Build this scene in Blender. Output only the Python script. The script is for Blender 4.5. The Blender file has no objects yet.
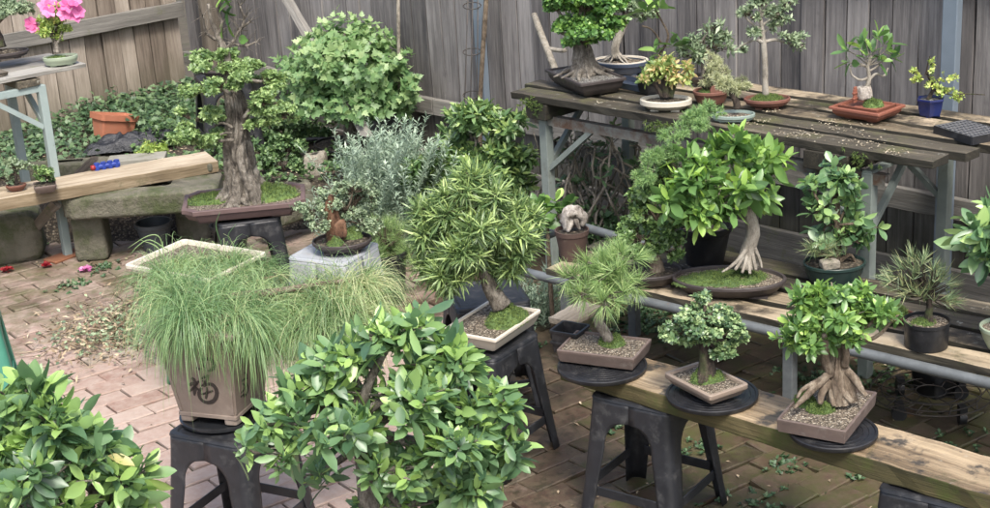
import bpy, math, random
import numpy as np
from mathutils import Matrix, Vector, noise as mnoise
random.seed(7); rng = np.random.default_rng(7)
C = bpy.context.scene.collection
sc = bpy.context.scene
# ------------------------------------------------------------------ camera
F_PX = 1490.0; PITCH = math.radians(19.1); ROLL = math.radians(3.6); EYE = 2.5; PW, PH = 990.0, 508.0
_fw = np.array([0, math.cos(PITCH), -math.sin(PITCH)]); _r0 = np.array([1., 0, 0]); _u0 = np.cross(_r0, _fw)
RT = _r0*math.cos(ROLL) - _u0*math.sin(ROLL); UP = _r0*math.sin(ROLL) + _u0*math.cos(ROLL)
EYEP = np.array([0, 0, EYE])
cd = bpy.data.cameras.new('camera'); cam = bpy.data.objects.new('camera', cd); C.objects.link(cam)
cd.sensor_width = 36; cd.lens = 36*F_PX/PW; cd.clip_end = 500; cd.clip_start = 0.05
cam.matrix_world = Matrix(((RT[0], UP[0], -_fw[0], 0), (RT[1], UP[1], -_fw[1], 0), (RT[2], UP[2], -_fw[2], EYE), (0, 0, 0, 1)))
sc.camera = cam
# ------------------------------------------------------------------ light: soft bright overcast
SUN_EL, SUN_AZ = math.radians(56), math.radians(168)      # azimuth clockwise from +Y: from behind, a little right
w = bpy.data.worlds.new('World'); sc.world = w; w.use_nodes = True
nt = w.node_tree; bg = nt.nodes['Background']
sky = nt.nodes.new('ShaderNodeTexSky'); sky.sky_type = 'NISHITA'; sky.sun_disc = False
sky.sun_elevation = SUN_EL; sky.sun_rotation = SUN_AZ; sky.air_density = 1.0; sky.dust_density = 4.0; sky.ozone_density = 0.6
nt.links.new(sky.outputs[0], bg.inputs[0]); bg.inputs[1].default_value = 0.135
sd = bpy.data.lights.new('sun', 'SUN'); sun = bpy.data.objects.new('sun', sd); C.objects.link(sun)
sd.energy = 2.0; sd.angle = math.radians(14); sd.color = (1, .96, .9)
_sdir = Vector((math.sin(SUN_AZ)*math.cos(SUN_EL), math.cos(SUN_AZ)*math.cos(SUN_EL), math.sin(SUN_EL)))
sun.rotation_euler = (-_sdir).to_track_quat('-Z', 'Y').to_euler(); sun.location = (0, 0, 8)
sc.view_settings.view_transform = 'Standard'; sc.view_settings.look = 'None'
sc.view_settings.gamma = 1; sc.view_settings.use_curve_mapping = False
sc.view_settings.exposure = 1.1

# ------------------------------------------------------------------ measuring helpers (photo pixel -> place)
def ray(x, y):
    d = _fw*F_PX + RT*(x-PW/2) - UP*(y-PH/2); return d/np.linalg.norm(d)
def at(x, y, z=0.0):
    d = ray(x, y); return EYEP + d*((z-EYE)/d[2])
def V(x, y, Y):
    d = ray(x, y); return EYEP + d*(Y/d[1])
def PX(p):
    return F_PX/((np.asarray(p, float)-EYEP) @ _fw)
def A(*v): return np.array(v, float)
def unit(v): v = np.asarray(v, float); return v/np.linalg.norm(v)

# ------------------------------------------------------------------ mesh builder
class MB:
    def __init__(s): s.v = []; s.lc = []; s.r = []; s.f = []; s.n = 0; s.mi = []
    def add(s, v, faces, lc=None, rnd=None, mi=0):
        v = np.asarray(v, float).reshape(-1, 3); n = len(v)
        s.v.append(v); s.lc.append(v.copy() if lc is None else np.asarray(lc, float).reshape(-1, 3))
        if rnd is None: rnd = random.random()
        s.r.append(np.full(n, rnd) if np.isscalar(rnd) else np.asarray(rnd, float))
        if isinstance(faces, np.ndarray): faces = [faces]
        else:
            g = {}
            for q in faces: g.setdefault(len(q), []).append(q)
            faces = [np.array(q) for q in g.values()]
        for q in faces: s.f.append(q + s.n); s.mi.append(mi)
        s.n += n
    def mesh(s, name, origin=(0, 0, 0), smooth=True, sharp=None):
        v = np.concatenate(s.v) - np.asarray(origin, float); lc = np.concatenate(s.lc); r = np.concatenate(s.r)
        me = bpy.data.meshes.new(name)
        loops = np.concatenate([q.reshape(-1) for q in s.f]); sizes = np.concatenate([np.full(len(q), q.shape[1]) for q in s.f])
        mis = np.concatenate([np.full(len(q), m) for q, m in zip(s.f, s.mi)])
        me.vertices.add(len(v)); me.vertices.foreach_set('co', v.reshape(-1))
        me.loops.add(len(loops)); me.loops.foreach_set('vertex_index', loops.astype(np.int32))
        me.polygons.add(len(sizes)); st = np.concatenate([[0], np.cumsum(sizes)[:-1]])
        me.polygons.foreach_set('loop_start', st.astype(np.int32)); me.polygons.foreach_set('material_index', mis.astype(np.int32))
        me.update(calc_edges=True)
        a = me.attributes.new('lc', 'FLOAT_VECTOR', 'POINT'); a.data.foreach_set('vector', lc.reshape(-1))
        a = me.attributes.new('rnd', 'FLOAT', 'POINT'); a.data.foreach_set('value', r)
        me.polygons.foreach_set('use_smooth', np.full(len(sizes), bool(smooth)))
        if sharp: me.set_sharp_from_angle(angle=math.radians(sharp))
        return me

def tag(o, label=None, cat=None, group=None, kind=None):
    if label: o['label'] = label
    if cat: o['category'] = cat
    if group: o['group'] = group
    if kind: o['kind'] = kind
    return o
def thing(name, label, cat, loc, group=None):
    o = bpy.data.objects.new(name, None); C.objects.link(o); o.location = tuple(loc); o.empty_display_size = .1
    return tag(o, label, cat, group)
def part(name, mb, mat, parent=None, smooth=True, sharp=None, bevel=0, label=None, solid=0, kind=None):
    o0 = (0, 0, 0); p = parent
    while p is not None: o0 = tuple(np.array(o0)+np.array(p.location)); p = p.parent
    me = mb.mesh(name, o0, smooth, sharp)
    for m in (mat if isinstance(mat, (list, tuple)) else [mat]): me.materials.append(m)
    o = bpy.data.objects.new(name, me); C.objects.link(o)
    if parent is not None: o.parent = parent
    if solid:
        m = o.modifiers.new('solid', 'SOLIDIFY'); m.thickness = solid; m.offset = -1
    if bevel:
        m = o.modifiers.new('bevel', 'BEVEL'); m.width = bevel; m.segments = 2; m.limit_method = 'ANGLE'; m.angle_limit = math.radians(40)
    if label: o['label'] = label
    if kind: o['kind'] = kind
    return o
def solo(name, mb, mat, label, cat, loc=None, group=None, kind=None, **k):
    """a top-level thing that is one mesh, origin at its base"""
    if loc is None:
        v = np.concatenate(mb.v); loc = ((v[:, 0].min()+v[:, 0].max())/2, (v[:, 1].min()+v[:, 1].max())/2, v[:, 2].min())
    smooth = k.pop('smooth', True); sharp = k.pop('sharp', None); bevel = k.pop('bevel', 0)
    me = mb.mesh(name, loc, smooth, sharp)
    for m in (mat if isinstance(mat, (list, tuple)) else [mat]): me.materials.append(m)
    o = bpy.data.objects.new(name, me); C.objects.link(o); o.location = tuple(loc)
    if bevel:
        m = o.modifiers.new('bevel', 'BEVEL'); m.width = bevel; m.segments = 2; m.limit_method = 'ANGLE'; m.angle_limit = math.radians(40)
    return tag(o, label, cat, group, kind)
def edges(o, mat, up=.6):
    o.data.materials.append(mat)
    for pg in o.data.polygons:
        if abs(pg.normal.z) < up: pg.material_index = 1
def struct(name, mb, mat, **k):
    o = part(name, mb, mat, None, **k); o['kind'] = 'structure'; return o

# ------------------------------------------------------------------ shapes
BOXF = [(0, 1, 3, 2), (4, 6, 7, 5), (0, 4, 5, 1), (2, 3, 7, 6), (0, 2, 6, 4), (1, 5, 7, 3)]
def box(mb, c, ax, ay, az, rnd=None, taper=1.0, mi=0):
    """c centre; ax, ay, az half-extent vectors"""
    c, ax, ay, az = [np.asarray(q, float) for q in (c, ax, ay, az)]
    lx, ly, lz = [np.linalg.norm(q) for q in (ax, ay, az)]
    v = []; lc = []; off = rng.random(3)*7
    for sx in (-1, 1):
        for sy in (-1, 1):
            for sz in (-1, 1):
                t = 1 if sz > 0 else taper
                v.append(c+ax*sx*t+ay*sy*t+az*sz); lc.append((sx*lx+off[0], sy*ly+off[1], sz*lz+off[2]))
    mb.add(v, BOXF, lc, rnd, mi)
def zbox(mb, c, hx, hy, hz, rot=0, **k):
    cs, sn = math.cos(rot), math.sin(rot)
    box(mb, c, (hx*cs, hx*sn, 0), (-hy*sn, hy*cs, 0), (0, 0, hz), **k)
def plank(mb, p0, p1, wvec, tvec, nseg=14, wob=.003, rnd=None, warp=0.0):
    """board from p0 to p1 (centre line), half width/thickness vectors, with worn wavy edges"""
    p0, p1, wv, tv = [np.asarray(q, float) for q in (p0, p1, wvec, tvec)]
    L = np.linalg.norm(p1-p0); W = np.linalg.norm(wv); T = np.linalg.norm(tv); off = rng.random(3)*9
    v = []; lc = []; f = []
    for i in range(nseg+1):
        t = i/nseg; c = p0+(p1-p0)*t + tv/T*warp*math.sin(t*math.pi)
        for (a, b) in ((-1, -1), (1, -1), (1, 1), (-1, 1)):
            ja = a*(1+rng.normal()*wob/W); jb = b*(1+rng.normal()*wob/T*.5)
            v.append(c+wv*ja+tv*jb); lc.append((t*L+off[0], a*W+off[1], b*T+off[2]))
    for i in range(nseg):
        for k in range(4):
            a = i*4+k; b = i*4+(k+1) % 4; f.append((a, b, b+4, a+4))
    f.append((3, 2, 1, 0)); n = nseg*4; f.append((n, n+1, n+2, n+3))
    mb.add(v, f, lc, rnd)
def frames(P):
    P = np.asarray(P, float); n = len(P); T = np.gradient(P, axis=0); T /= np.linalg.norm(T, axis=1)[:, None]+1e-9
    r = np.cross(T[0], (0, 0, 1)); 
    if np.linalg.norm(r) < .1: r = np.cross(T[0], (0, 1, 0))
    r = unit(r); R = [r]
    for i in range(1, n):
        r = r - T[i]*(r@T[i]); r = unit(r); R.append(r)
    R = np.array(R); return T, R, np.cross(T, R)
def smooth_path(P, rad, per=4):
    P = np.asarray(P, float); rad = np.asarray(rad, float); n = len(P)
    if n < 3 or per <= 1: return P, rad
    out = []; ro = []
    Q = np.vstack([2*P[0]-P[1], P, 2*P[-1]-P[-2]])
    for i in range(n-1):
        a, b, c, d = Q[i], Q[i+1], Q[i+2], Q[i+3]
        for k in range(per):
            t = k/per
            out.append(.5*((2*b)+(-a+c)*t+(2*a-5*b+4*c-d)*t*t+(-a+3*b-3*c+d)*t**3)); ro.append(rad[i]+(rad[i+1]-rad[i])*t)
    out.append(P[-1]); ro.append(rad[-1]); return np.array(out), np.array(ro)
def tube(mb, P, rad, sides=8, rough=0.0, rnd=None, per=4, cap=True, lobes=0, mi=0):
    P = np.asarray(P, float); rad = np.full(len(P), rad) if np.isscalar(rad) else np.asarray(rad, float)
    P, rad = smooth_path(P, rad, per); T, R, B = frames(P); n = len(P)
    th = np.arange(sides)*2*np.pi/sides; s = np.concatenate([[0], np.cumsum(np.linalg.norm(np.diff(P, axis=0), axis=1))])
    rr = np.repeat(rad[:, None], sides, 1)
    if rough or lobes:
        ph = rng.random(4)*6
        g = (np.sin(th*2+ph[0])[None]*.5+np.sin(th*3+ph[1]+s[:, None]*9)*.5+np.sin(th*(5)+ph[2]+s[:, None]*25)*.5)
        rr = rr*(1+rough*g+rough*.6*rng.normal(size=rr.shape)*.6)
        if lobes: rr = rr*(1+.16*np.sin(th*lobes+ph[3]+s[:, None]*6))
    v = P[:, None]+rr[:, :, None]*(np.cos(th)[None, :, None]*R[:, None]+np.sin(th)[None, :, None]*B[:, None])
    lc = np.stack([np.repeat(s[:, None], sides, 1), np.repeat((np.cos(th)*.03)[None], n, 0), np.repeat((np.sin(th)*.03)[None], n, 0)], -1)+rng.random(3)*3
    i = np.arange(n-1)[:, None]*sides; j = np.arange(sides)[None]; k = (j+1) % sides
    f = np.stack([i+j, i+k, i+sides+k, i+sides+j], -1).reshape(-1, 4)
    faces = [f]; 
    v = v.reshape(-1, 3); lc = lc.reshape(-1, 3)
    if cap:
        v = np.vstack([v, P[0], P[-1]]); lc = np.vstack([lc, lc[0], lc[-1]]); m = n*sides
        jj = np.arange(sides); kk = (jj+1) % sides
        faces.append(np.stack([np.full(sides, m), kk, jj], -1)); faces.append(np.stack([np.full(sides, m+1), (n-1)*sides+jj, (n-1)*sides+kk], -1))
    if rnd is None: rnd = random.random()
    base = mb.n
    mb.v.append(v); mb.lc.append(lc); mb.r.append(np.full(len(v), rnd)); mb.n += len(v)
    for q in faces: mb.f.append(q+base); mb.mi.append(mi)
def twigs(mb, P0, P1, r0, r1, bend=.15):
    """many straight-ish thin three-sided twigs in one go"""
    n = len(P0); 
    if n == 0: return
    D = P1-P0; L = np.linalg.norm(D, axis=1)[:, None]+1e-9; T = D/L
    ref = np.where(np.abs(T[:, 2:3]) > .9, A(1, 0, 0), A(0, 0, 1)); R = np.cross(T, ref); R /= np.linalg.norm(R, axis=1)[:, None]; B = np.cross(T, R)
    off = rng.normal(size=(n, 3))*L*bend*.4; off[:, 2] -= 0*L[:, 0]
    rings = []
    for t, rad in ((0, r0), (.5, (r0+r1)/2), (1, r1)):
        c = P0+D*t+off*(4*t*(1-t))
        for a in (0, 2.094, 4.189): rings.append(c+rad*(math.cos(a)*R+math.sin(a)*B))
    v = np.stack(rings, 1); f = []
    for i in (0, 1):
        for k in range(3): f.append((i*3+k, i*3+(k+1) % 3, i*3+3+(k+1) % 3, i*3+3+k))
    f = np.array(f)[None]+np.arange(n)[:, None, None]*9
    mb.add(v.reshape(-1, 3), f.reshape(-1, 4), rnd=np.repeat(rng.random(n), 9))
def ring(kind, a, b, d, n=48, cr=.012):
    if kind == 'ell':
        t = np.arange(n)*2*np.pi/n; return np.stack([(a+d)*np.cos(t), (b+d)*np.sin(t)], -1)
    if kind == 'hex':
        t = np.repeat(np.arange(6)*np.pi/3, 1); return np.stack([(a+d)*np.cos(t), (b+d)*np.sin(t)], -1)
    if kind == 'oct':
        c = .3*min(a, b); A_, B_ = a+d, b+d; e = c*.25
        q = [(A_-c, B_), (A_-c*.9, B_-e), (A_-e, B_-c*.9), (A_, B_-c)]
    else:
        A_, B_ = a+d, b+d; r = max(cr+d*.5, .002)
        q = [(A_-r+r*math.sin(u), B_-r+r*math.cos(u)) for u in (0, .4, .8, 1.2, math.pi/2)]
    q = np.array(q)
    return np.vstack([q, (q*[1, -1])[::-1], q*[-1, -1], (q*[-1, 1])[::-1]])
def xf(p2, z, c, rot):
    cs, sn = math.cos(rot), math.sin(rot); zz = np.full(len(p2), z) if np.isscalar(z) else z
    return np.stack([c[0]+p2[:, 0]*cs-p2[:, 1]*sn, c[1]+p2[:, 0]*sn+p2[:, 1]*cs, c[2]+zz], -1)
def loft(mb, rings, close0=True, close1=False, rnd=None, mi=0):
    n = len(rings[0]); m = len(rings); v = np.concatenate(rings); j = np.arange(n); k = (j+1) % n
    f = [tuple(q) for i in range(m-1) for q in np.stack([i*n+j, i*n+k, (i+1)*n+k, (i+1)*n+j], -1)]
    if close0: f.append(tuple(range(n)))
    if close1: f.append(tuple(range((m-1)*n, m*n))[::-1])
    mb.add(v, f, rnd=rnd, mi=mi)
def nz(x, y, z=0): return mnoise.noise(Vector((x, y, z)))

# ------------------------------------------------------------------ materials
def mk(name):
    m = bpy.data.materials.new(name); m.use_nodes = True; n = m.node_tree.nodes; return m, n, m.node_tree.links, n['Principled BSDF'], n['Material Output']
def N(n, t, **k):
    q = n.new(t)
    for a, b in k.items():
        if a.startswith('i_'):
            kk = a[2:]; kk = int(kk) if kk.isdigit() else kk.replace('_', ' ')
            q.inputs[kk].default_value = b
        else: setattr(q, a, b)
    return q
def ramp(n, stops):
    r = n.new('ShaderNodeValToRGB'); e = r.color_ramp.elements
    e[0].position, e[0].color = stops[0][0], (*stops[0][1], 1); e[1].position, e[1].color = stops[-1][0], (*stops[-1][1], 1)
    for p, c in stops[1:-1]: x = e.new(p); x.color = (*c, 1)
    return r
def mix(n, l, f, a, b, mode='MIX'):
    q = n.new('ShaderNodeMix'); q.data_type = 'RGBA'; q.blend_type = mode
    for s, i in ((f, 0), (a, 6), (b, 7)):
        if hasattr(s, 'links') or hasattr(s, 'is_linked'): l.new(s, q.inputs[i])
        else: q.inputs[i].default_value = s if i == 0 else (*s, 1)
    return q.outputs[2]
def attr(n, name, out='Vector'): q = n.new('ShaderNodeAttribute'); q.attribute_name = name; return q.outputs[out]
def scaled(n, l, vec, s):
    q = n.new('ShaderNodeMapping'); l.new(vec, q.inputs[0]); q.inputs['Scale'].default_value = s; return q.outputs[0]
def noise(n, l, vec, scale, detail=5, rough=.6):
    q = N(n, 'ShaderNodeTexNoise', i_Scale=scale, i_Detail=detail, i_Roughness=rough); l.new(vec, q.inputs['Vector']); return q.outputs[0]
def rng_map(n, l, v, a, b, c=0, d=1):
    q = n.new('ShaderNodeMapRange'); l.new(v, q.inputs[0])
    for i, x in zip((1, 2, 3, 4), (a, b, c, d)): q.inputs[i].default_value = x
    return q.outputs[0]
def math_(n, l, op, a, b=0.0):
    q = n.new('ShaderNodeMath'); q.operation = op; q.use_clamp = False
    for i, s in enumerate((a, b)):
        if hasattr(s, 'is_linked'): l.new(s, q.inputs[i])
        else: q.inputs[i].default_value = s
    return q.outputs[0]
def bump(n, l, h, p, strength=.3, dist=.01, normal=None):
    q = N(n, 'ShaderNodeBump', i_Strength=strength, i_Distance=dist); l.new(h, q.inputs['Height'])
    if normal: l.new(normal, q.inputs['Normal'])
    l.new(q.outputs[0], p.inputs['Normal']); return q.outputs[0]

def wood(name, dark, mid, light, moss=0.0, mosscol=(.05, .075, .02), rough=.85, grain=1.0, wet=0.0, zstain=None, lichen=0.0, patch=None, rv=.22):
    """weathered timber: grain along lc.x, tone per board from rnd"""
    m, n, l, p, o = mk(name); lc = attr(n, 'lc'); r = attr(n, 'rnd', 'Fac'); geo = n.new('ShaderNodeNewGeometry').outputs['Position']
    g1 = noise(n, l, scaled(n, l, lc, (2.2, 55*grain, 55*grain)), 1.0, 8, .7)
    g2 = noise(n, l, scaled(n, l, lc, (6, 260*grain, 260*grain)), 1.0, 3, .6)
    g3 = noise(n, l, scaled(n, l, lc, (1.5, 7, 7)), 1.0, 5, .65)
    s = math_(n, l, 'ADD', math_(n, l, 'MULTIPLY', g1, .6), math_(n, l, 'MULTIPLY', g3, .5))
    s = math_(n, l, 'ADD', s, math_(n, l, 'MULTIPLY', math_(n, l, 'SUBTRACT', r, .5), rv))
    rp = ramp(n, [(.34, dark), (.54, mid), (.74, light)]); l.new(s, rp.inputs[0]); col = rp.outputs[0]
    crack = rng_map(n, l, g2, .62, .72, 0, .6); col = mix(n, l, crack, col, tuple(c*.35 for c in dark))
    if zstain:      # damp green-brown foot of the boards
        z0, z1, c2 = zstain; sp = n.new('ShaderNodeSeparateXYZ'); l.new(geo, sp.inputs[0])
        zz = math_(n, l, 'ADD', sp.outputs[2], math_(n, l, 'MULTIPLY', math_(n, l, 'SUBTRACT', g3, .5), .5))
        k = rng_map(n, l, zz, z0, z1, .85, 0); col = mix(n, l, k, col, c2)
    if patch:       # wet or worn patches with their own outline
        pn = noise(n, l, scaled(n, l, geo, (1, 1, 1)), patch[0], 6, .7); pk = rng_map(n, l, pn, patch[1], patch[2], 0, .93); pc = mix(n, l, rng_map(n, l, g1, .35, .7), tuple(q*.45 for q in patch[3]), patch[3]); col = mix(n, l, pk, col, pc)
    if lichen:
        ln = noise(n, l, geo, 26, 6, .75); k = rng_map(n, l, ln, .60, .68, 0, lichen); col = mix(n, l, k, col, (.42, .42, .36))
    if moss:
        mn = noise(n, l, geo, 5.5, 7, .72); k = rng_map(n, l, mn, .62-.25*moss, .74-.2*moss, 0, .92); col = mix(n, l, k, col, mosscol)
    l.new(col, p.inputs['Base Color']); rr = rng_map(n, l, g3, .3, .7, rough-.25*wet-.1*wet, rough); l.new(rr, p.inputs['Roughness'])
    h = math_(n, l, 'ADD', g1, math_(n, l, 'MULTIPLY', g2, .5)); bump(n, l, h, p, .8, .005); return m

def plain(name, col, col2=None, scale=8, rough=.5, metal=0, bmp=0, bscale=60, spots=None, spec=.5, coords='Position', dirt=None, dirtscale=9, dirtlo=.5, dirthi=.75):
    m, n, l, p, o = mk(name); geo = n.new('ShaderNodeNewGeometry').outputs['Position']
    if col2 is not None:
        a = noise(n, l, geo, scale, 6, .65); c = mix(n, l, rng_map(n, l, a, .3, .7), col, col2)
    else: c = None
    if dirt is not None:
        d = noise(n, l, geo, dirtscale, 7, .75); k = rng_map(n, l, d, dirtlo, dirthi, 0, .9); c = mix(n, l, k, c if c is not None else col, dirt)
        rq = rng_map(n, l, d, .4, .7, rough, min(1, rough+.3)); l.new(rq, p.inputs['Roughness'])
    else: p.inputs['Roughness'].default_value = rough
    if c is not None: l.new(c, p.inputs['Base Color'])
    else: p.inputs['Base Color'].default_value = (*col, 1)
    p.inputs['Metallic'].default_value = metal; p.inputs['Specular IOR Level'].default_value = spec
    if bmp: bump(n, l, noise(n, l, geo, bscale, 5, .7), p, bmp, .004 if bscale > 30 else .02)
    return m

LG = 1.5; LS = .15
def leafmat(name, dark, mid, light, rough=.38, trans=.35, var=0.04, tcol=None):
    def ds(c_, f=LS): y_ = .3*c_[0]+.6*c_[1]+.1*c_[2]; return tuple(q*(1-f)+y_*f for q in c_)
    if dark[1] > dark[0]: dark, mid, light = ds(dark), ds(mid), ds(light, LS*.7)
    dark, mid, light = [tuple(min(.85, q*g_) for q in c_) for c_, g_ in ((dark, LG), (mid, LG), (light, LG*.97))]
    m, n, l, p, o = mk(name); r = attr(n, 'rnd', 'Fac')
    geo = n.new('ShaderNodeNewGeometry').outputs['Position']
    s = math_(n, l, 'ADD', r, math_(n, l, 'MULTIPLY', math_(n, l, 'SUBTRACT', noise(n, l, geo, 14, 3, .6), .5), .35))
    rp = ramp(n, [(.05, dark), (.5, mid), (.95, light)]); l.new(s, rp.inputs[0]); l.new(rp.outputs[0], p.inputs['Base Color'])
    p.inputs['Roughness'].default_value = rough+.07; p.inputs['Specular IOR Level'].default_value = .8
    t = n.new('ShaderNodeBsdfTranslucent'); hs = N(n, 'ShaderNodeHueSaturation', i_Hue=.485, i_Saturation=1.1, i_Value=1.25); l.new(rp.outputs[0], hs.inputs['Color']); l.new(hs.outputs[0], t.inputs[0])
    mx = n.new('ShaderNodeMixShader'); mx.inputs[0].default_value = trans; l.new(p.outputs[0], mx.inputs[1]); l.new(t.outputs[0], mx.inputs[2]); l.new(mx.outputs[0], o.inputs[0]); return m

def bark(name, dark, mid, light, sc_=40, moss=0):
    m, n, l, p, o = mk(name); lc = attr(n, 'lc'); geo = n.new('ShaderNodeNewGeometry').outputs['Position']
    a = noise(n, l, scaled(n, l, geo, (1, 1, .45)), sc_, 10, .82); b = noise(n, l, geo, sc_*.25, 4, .6)
    s = math_(n, l, 'ADD', math_(n, l, 'MULTIPLY', a, .7), math_(n, l, 'MULTIPLY', b, .35))
    rp = ramp(n, [(.40, tuple(q*.6 for q in dark)), (.52, mid), (.64, light)]); l.new(s, rp.inputs[0]); c = rp.outputs[0]
    if moss: c = mix(n, l, rng_map(n, l, b, .56-.1*moss, .7, 0, .8), c, (.05, .09, .015))
    l.new(c, p.inputs['Base Color']); p.inputs['Roughness'].default_value = .9; bump(n, l, a, p, 1.0, .014); return m

def gravel(name, cols, scale=150, rough=.95):
    m, n, l, p, o = mk(name); geo = n.new('ShaderNodeNewGeometry').outputs['Position']
    v = N(n, 'ShaderNodeTexVoronoi', i_Scale=scale); l.new(geo, v.inputs['Vector'])
    sp = n.new('ShaderNodeSeparateColor'); l.new(v.outputs['Color'], sp.inputs[0])
    rp = ramp(n, cols); l.new(sp.outputs[0], rp.inputs[0])
    e = rng_map(n, l, v.outputs['Distance'], .25, .75, 0, .8); c = mix(n, l, e, rp.outputs[0], tuple(q*.25 for q in cols[0][1]))
    b = noise(n, l, geo, 9, 5, .7); c = mix(n, l, rng_map(n, l, b, .5, .75, 0, .5), c, (.05, .045, .03))
    l.new(c, p.inputs['Base Color']); p.inputs['Roughness'].default_value = rough
    inv = math_(n, l, 'SUBTRACT', 1.0, v.outputs['Distance']); bump(n, l, inv, p, 1.0, .004); return m

M = {}
M['fence_right'] = wood('grey_palings', (.050, .048, .050), (.145, .136, .132), (.275, .262, .252), zstain=(.15, .58, (.046, .046, .026)), rv=.26, patch=(2.2, .58, .72, (.095, .09, .092)))
M['fence_left'] = wood('brown_grey_palings', (.115, .09, .07), (.24, .20, .16), (.38, .33, .275), zstain=(.1, .5, (.075, .075, .04)), rv=.34, patch=(2.2, .58, .75, (.15, .11, .085)))
M['rail'] = wood('grey_rail', (.10, .095, .085), (.20, .19, .17), (.33, .32, .29), moss=.12, mosscol=(.12, .13, .06))
M['rail_dark'] = wood('damp_rail', (.05, .046, .04), (.12, .11, .098), (.21, .20, .18), moss=.15)
M['slat'] = wood('black_mossy_slat', (.016, .014, .010), (.075, .064, .045), (.26, .22, .155), moss=.45, mosscol=(.085, .085, .035), lichen=.7, wet=.6, rough=.8)
M['slat_tan'] = wood('tan_worn_slat', (.035, .028, .018), (.19, .152, .10), (.44, .36, .25), moss=.3, mosscol=(.06, .065, .022), wet=.7, rough=.75, patch=(3.2, .50, .60, (.048, .04, .03)), lichen=.45, rv=.4)
M['slat_edge'] = wood('algae_shade_slat_edge', (.008, .0075, .005), (.026, .023, .015), (.075, .066, .045), moss=.2, mosscol=(.03, .045, .012), rough=.8)  # slat sides near-black: shade between slats put into the colour, with black algae
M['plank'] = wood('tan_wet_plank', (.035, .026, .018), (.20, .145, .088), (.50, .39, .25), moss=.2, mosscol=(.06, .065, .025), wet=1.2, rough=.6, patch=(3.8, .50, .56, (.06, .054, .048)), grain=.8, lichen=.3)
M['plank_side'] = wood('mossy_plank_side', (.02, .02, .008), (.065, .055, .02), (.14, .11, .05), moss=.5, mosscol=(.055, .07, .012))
M['plank_left'] = wood('pale_new_plank', (.10, .078, .05), (.27, .215, .145), (.48, .41, .31), moss=0.1, mosscol=(.11, .10, .05), grain=.55, patch=(4.5, .58, .72, (.17, .13, .085)))
M['oldwood'] = wood('old_brown_wood', (.05, .04, .03), (.13, .11, .085), (.27, .24, .20), moss=.2)
M['steel'] = plain('painted_grey_green_steel', (.20, .235, .215), (.15, .175, .165), 12, .45, 0, .15, 40, dirt=(.10, .10, .08), dirtlo=.58)
M['steel_blue'] = plain('blue_grey_steel_post', (.17, .21, .255), (.14, .175, .21), 6, .4, 0, .1)
M['steel_light'] = plain('pale_green_steel', (.30, .36, .345), (.24, .30, .29), 9, .45, 0, .1, dirt=(.14, .13, .10), dirtlo=.62)
M['rusty'] = plain('rusty_pale_steel', (.17, .18, .165), (.13, .13, .115), 9, .6, 0, .3, dirt=(.085, .042, .022), dirtscale=10, dirtlo=.44, dirthi=.62)
M['pipe'] = plain('galvanised_pipe', (.15, .165, .17), (.085, .095, .10), 14, .5, .15, .12, dirt=(.22, .13, .09), dirtscale=7, dirtlo=.62)
M['wire'] = plain('dark_wire', (.03, .03, .027), (.06, .045, .035), 20, .5)
M['black_plastic'] = plain('black_plastic', (.008, .0085, .010), (.018, .019, .022), 30, .32, 0, .12, 120, dirt=(.085, .08, .072), dirtscale=16, dirtlo=.54, dirthi=.85)
M['stool_black'] = plain('dusty_black_stool', (.012, .013, .0155), (.022, .0235, .028), 14, .36, 0, .10, 90, dirt=(.11, .108, .105), dirtscale=18, dirtlo=.53, dirthi=.9)
M['stool_green'] = plain('green_plastic', (.05, .20, .14), (.07, .25, .18), 8, .4)
M['stool_white'] = plain('white_grey_plastic', (.36, .38, .40), (.30, .32, .34), 6, .4, dirt=(.28, .27, .25), dirtlo=.6)
M['rubber'] = plain('grey_black_bucket', (.045, .052, .06), (.06, .07, .08), 8, .5)
M['pot_brown'] = plain('brown_unglazed_clay', (.095, .07, .060), (.145, .108, .092), 18, .55, 0, .15, dirt=(.26, .24, .21), dirtscale=26, dirtlo=.54, dirthi=.85)
M['pot_tan'] = plain('tan_clay', (.24, .185, .145), (.29, .235, .19), 25, .5, 0, .12, dirt=(.12, .10, .08), dirtscale=30, dirtlo=.6, dirthi=.9)
M['pot_dark'] = plain('dark_brown_clay', (.04, .033, .032), (.06, .05, .047), 25, .45, 0, .1, dirt=(.12, .115, .11), dirtscale=30, dirtlo=.62, dirthi=.9)
M['pot_purple'] = plain('purple_brown_clay', (.10, .066, .062), (.13, .086, .080), 15, .5, 0, .1, dirt=(.2, .17, .16), dirtscale=26, dirtlo=.6, dirthi=.9)
M['pot_cream'] = plain('cream_glaze', (.55, .50, .41), (.62, .57, .48), 10, .3, 0, .03, dirt=(.25, .19, .11), dirtscale=14, dirtlo=.6, dirthi=.85)
M['pot_white'] = plain('white_glaze', (.56, .53, .44), (.50, .465, .38), 10, .22, dirt=(.4, .35, .25), dirtscale=16, dirtlo=.62)
M['pot_blue'] = plain('cobalt_glaze', (.008, .013, .06), (.014, .024, .11), 12, .15)
M['pot_navy'] = plain('slate_blue_glaze', (.045, .06, .09), (.07, .09, .13), 12, .3)
M['pot_celadon'] = plain('celadon_glaze', (.26, .32, .29), (.20, .26, .23), 18, .25, dirt=(.15, .13, .09), dirtlo=.6)
M['pot_sage'] = plain('sage_glaze', (.32, .38, .28), (.27, .32, .23), 14, .3, dirt=(.16, .15, .1), dirtlo=.6)
M['pot_green'] = plain('dark_green_glaze', (.015, .032, .028), (.028, .05, .045), 14, .25)
M['terracotta'] = plain('terracotta', (.33, .12, .065), (.40, .155, .09), 9, .75, 0, .1, dirt=(.28, .17, .11), dirtlo=.58)
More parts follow.
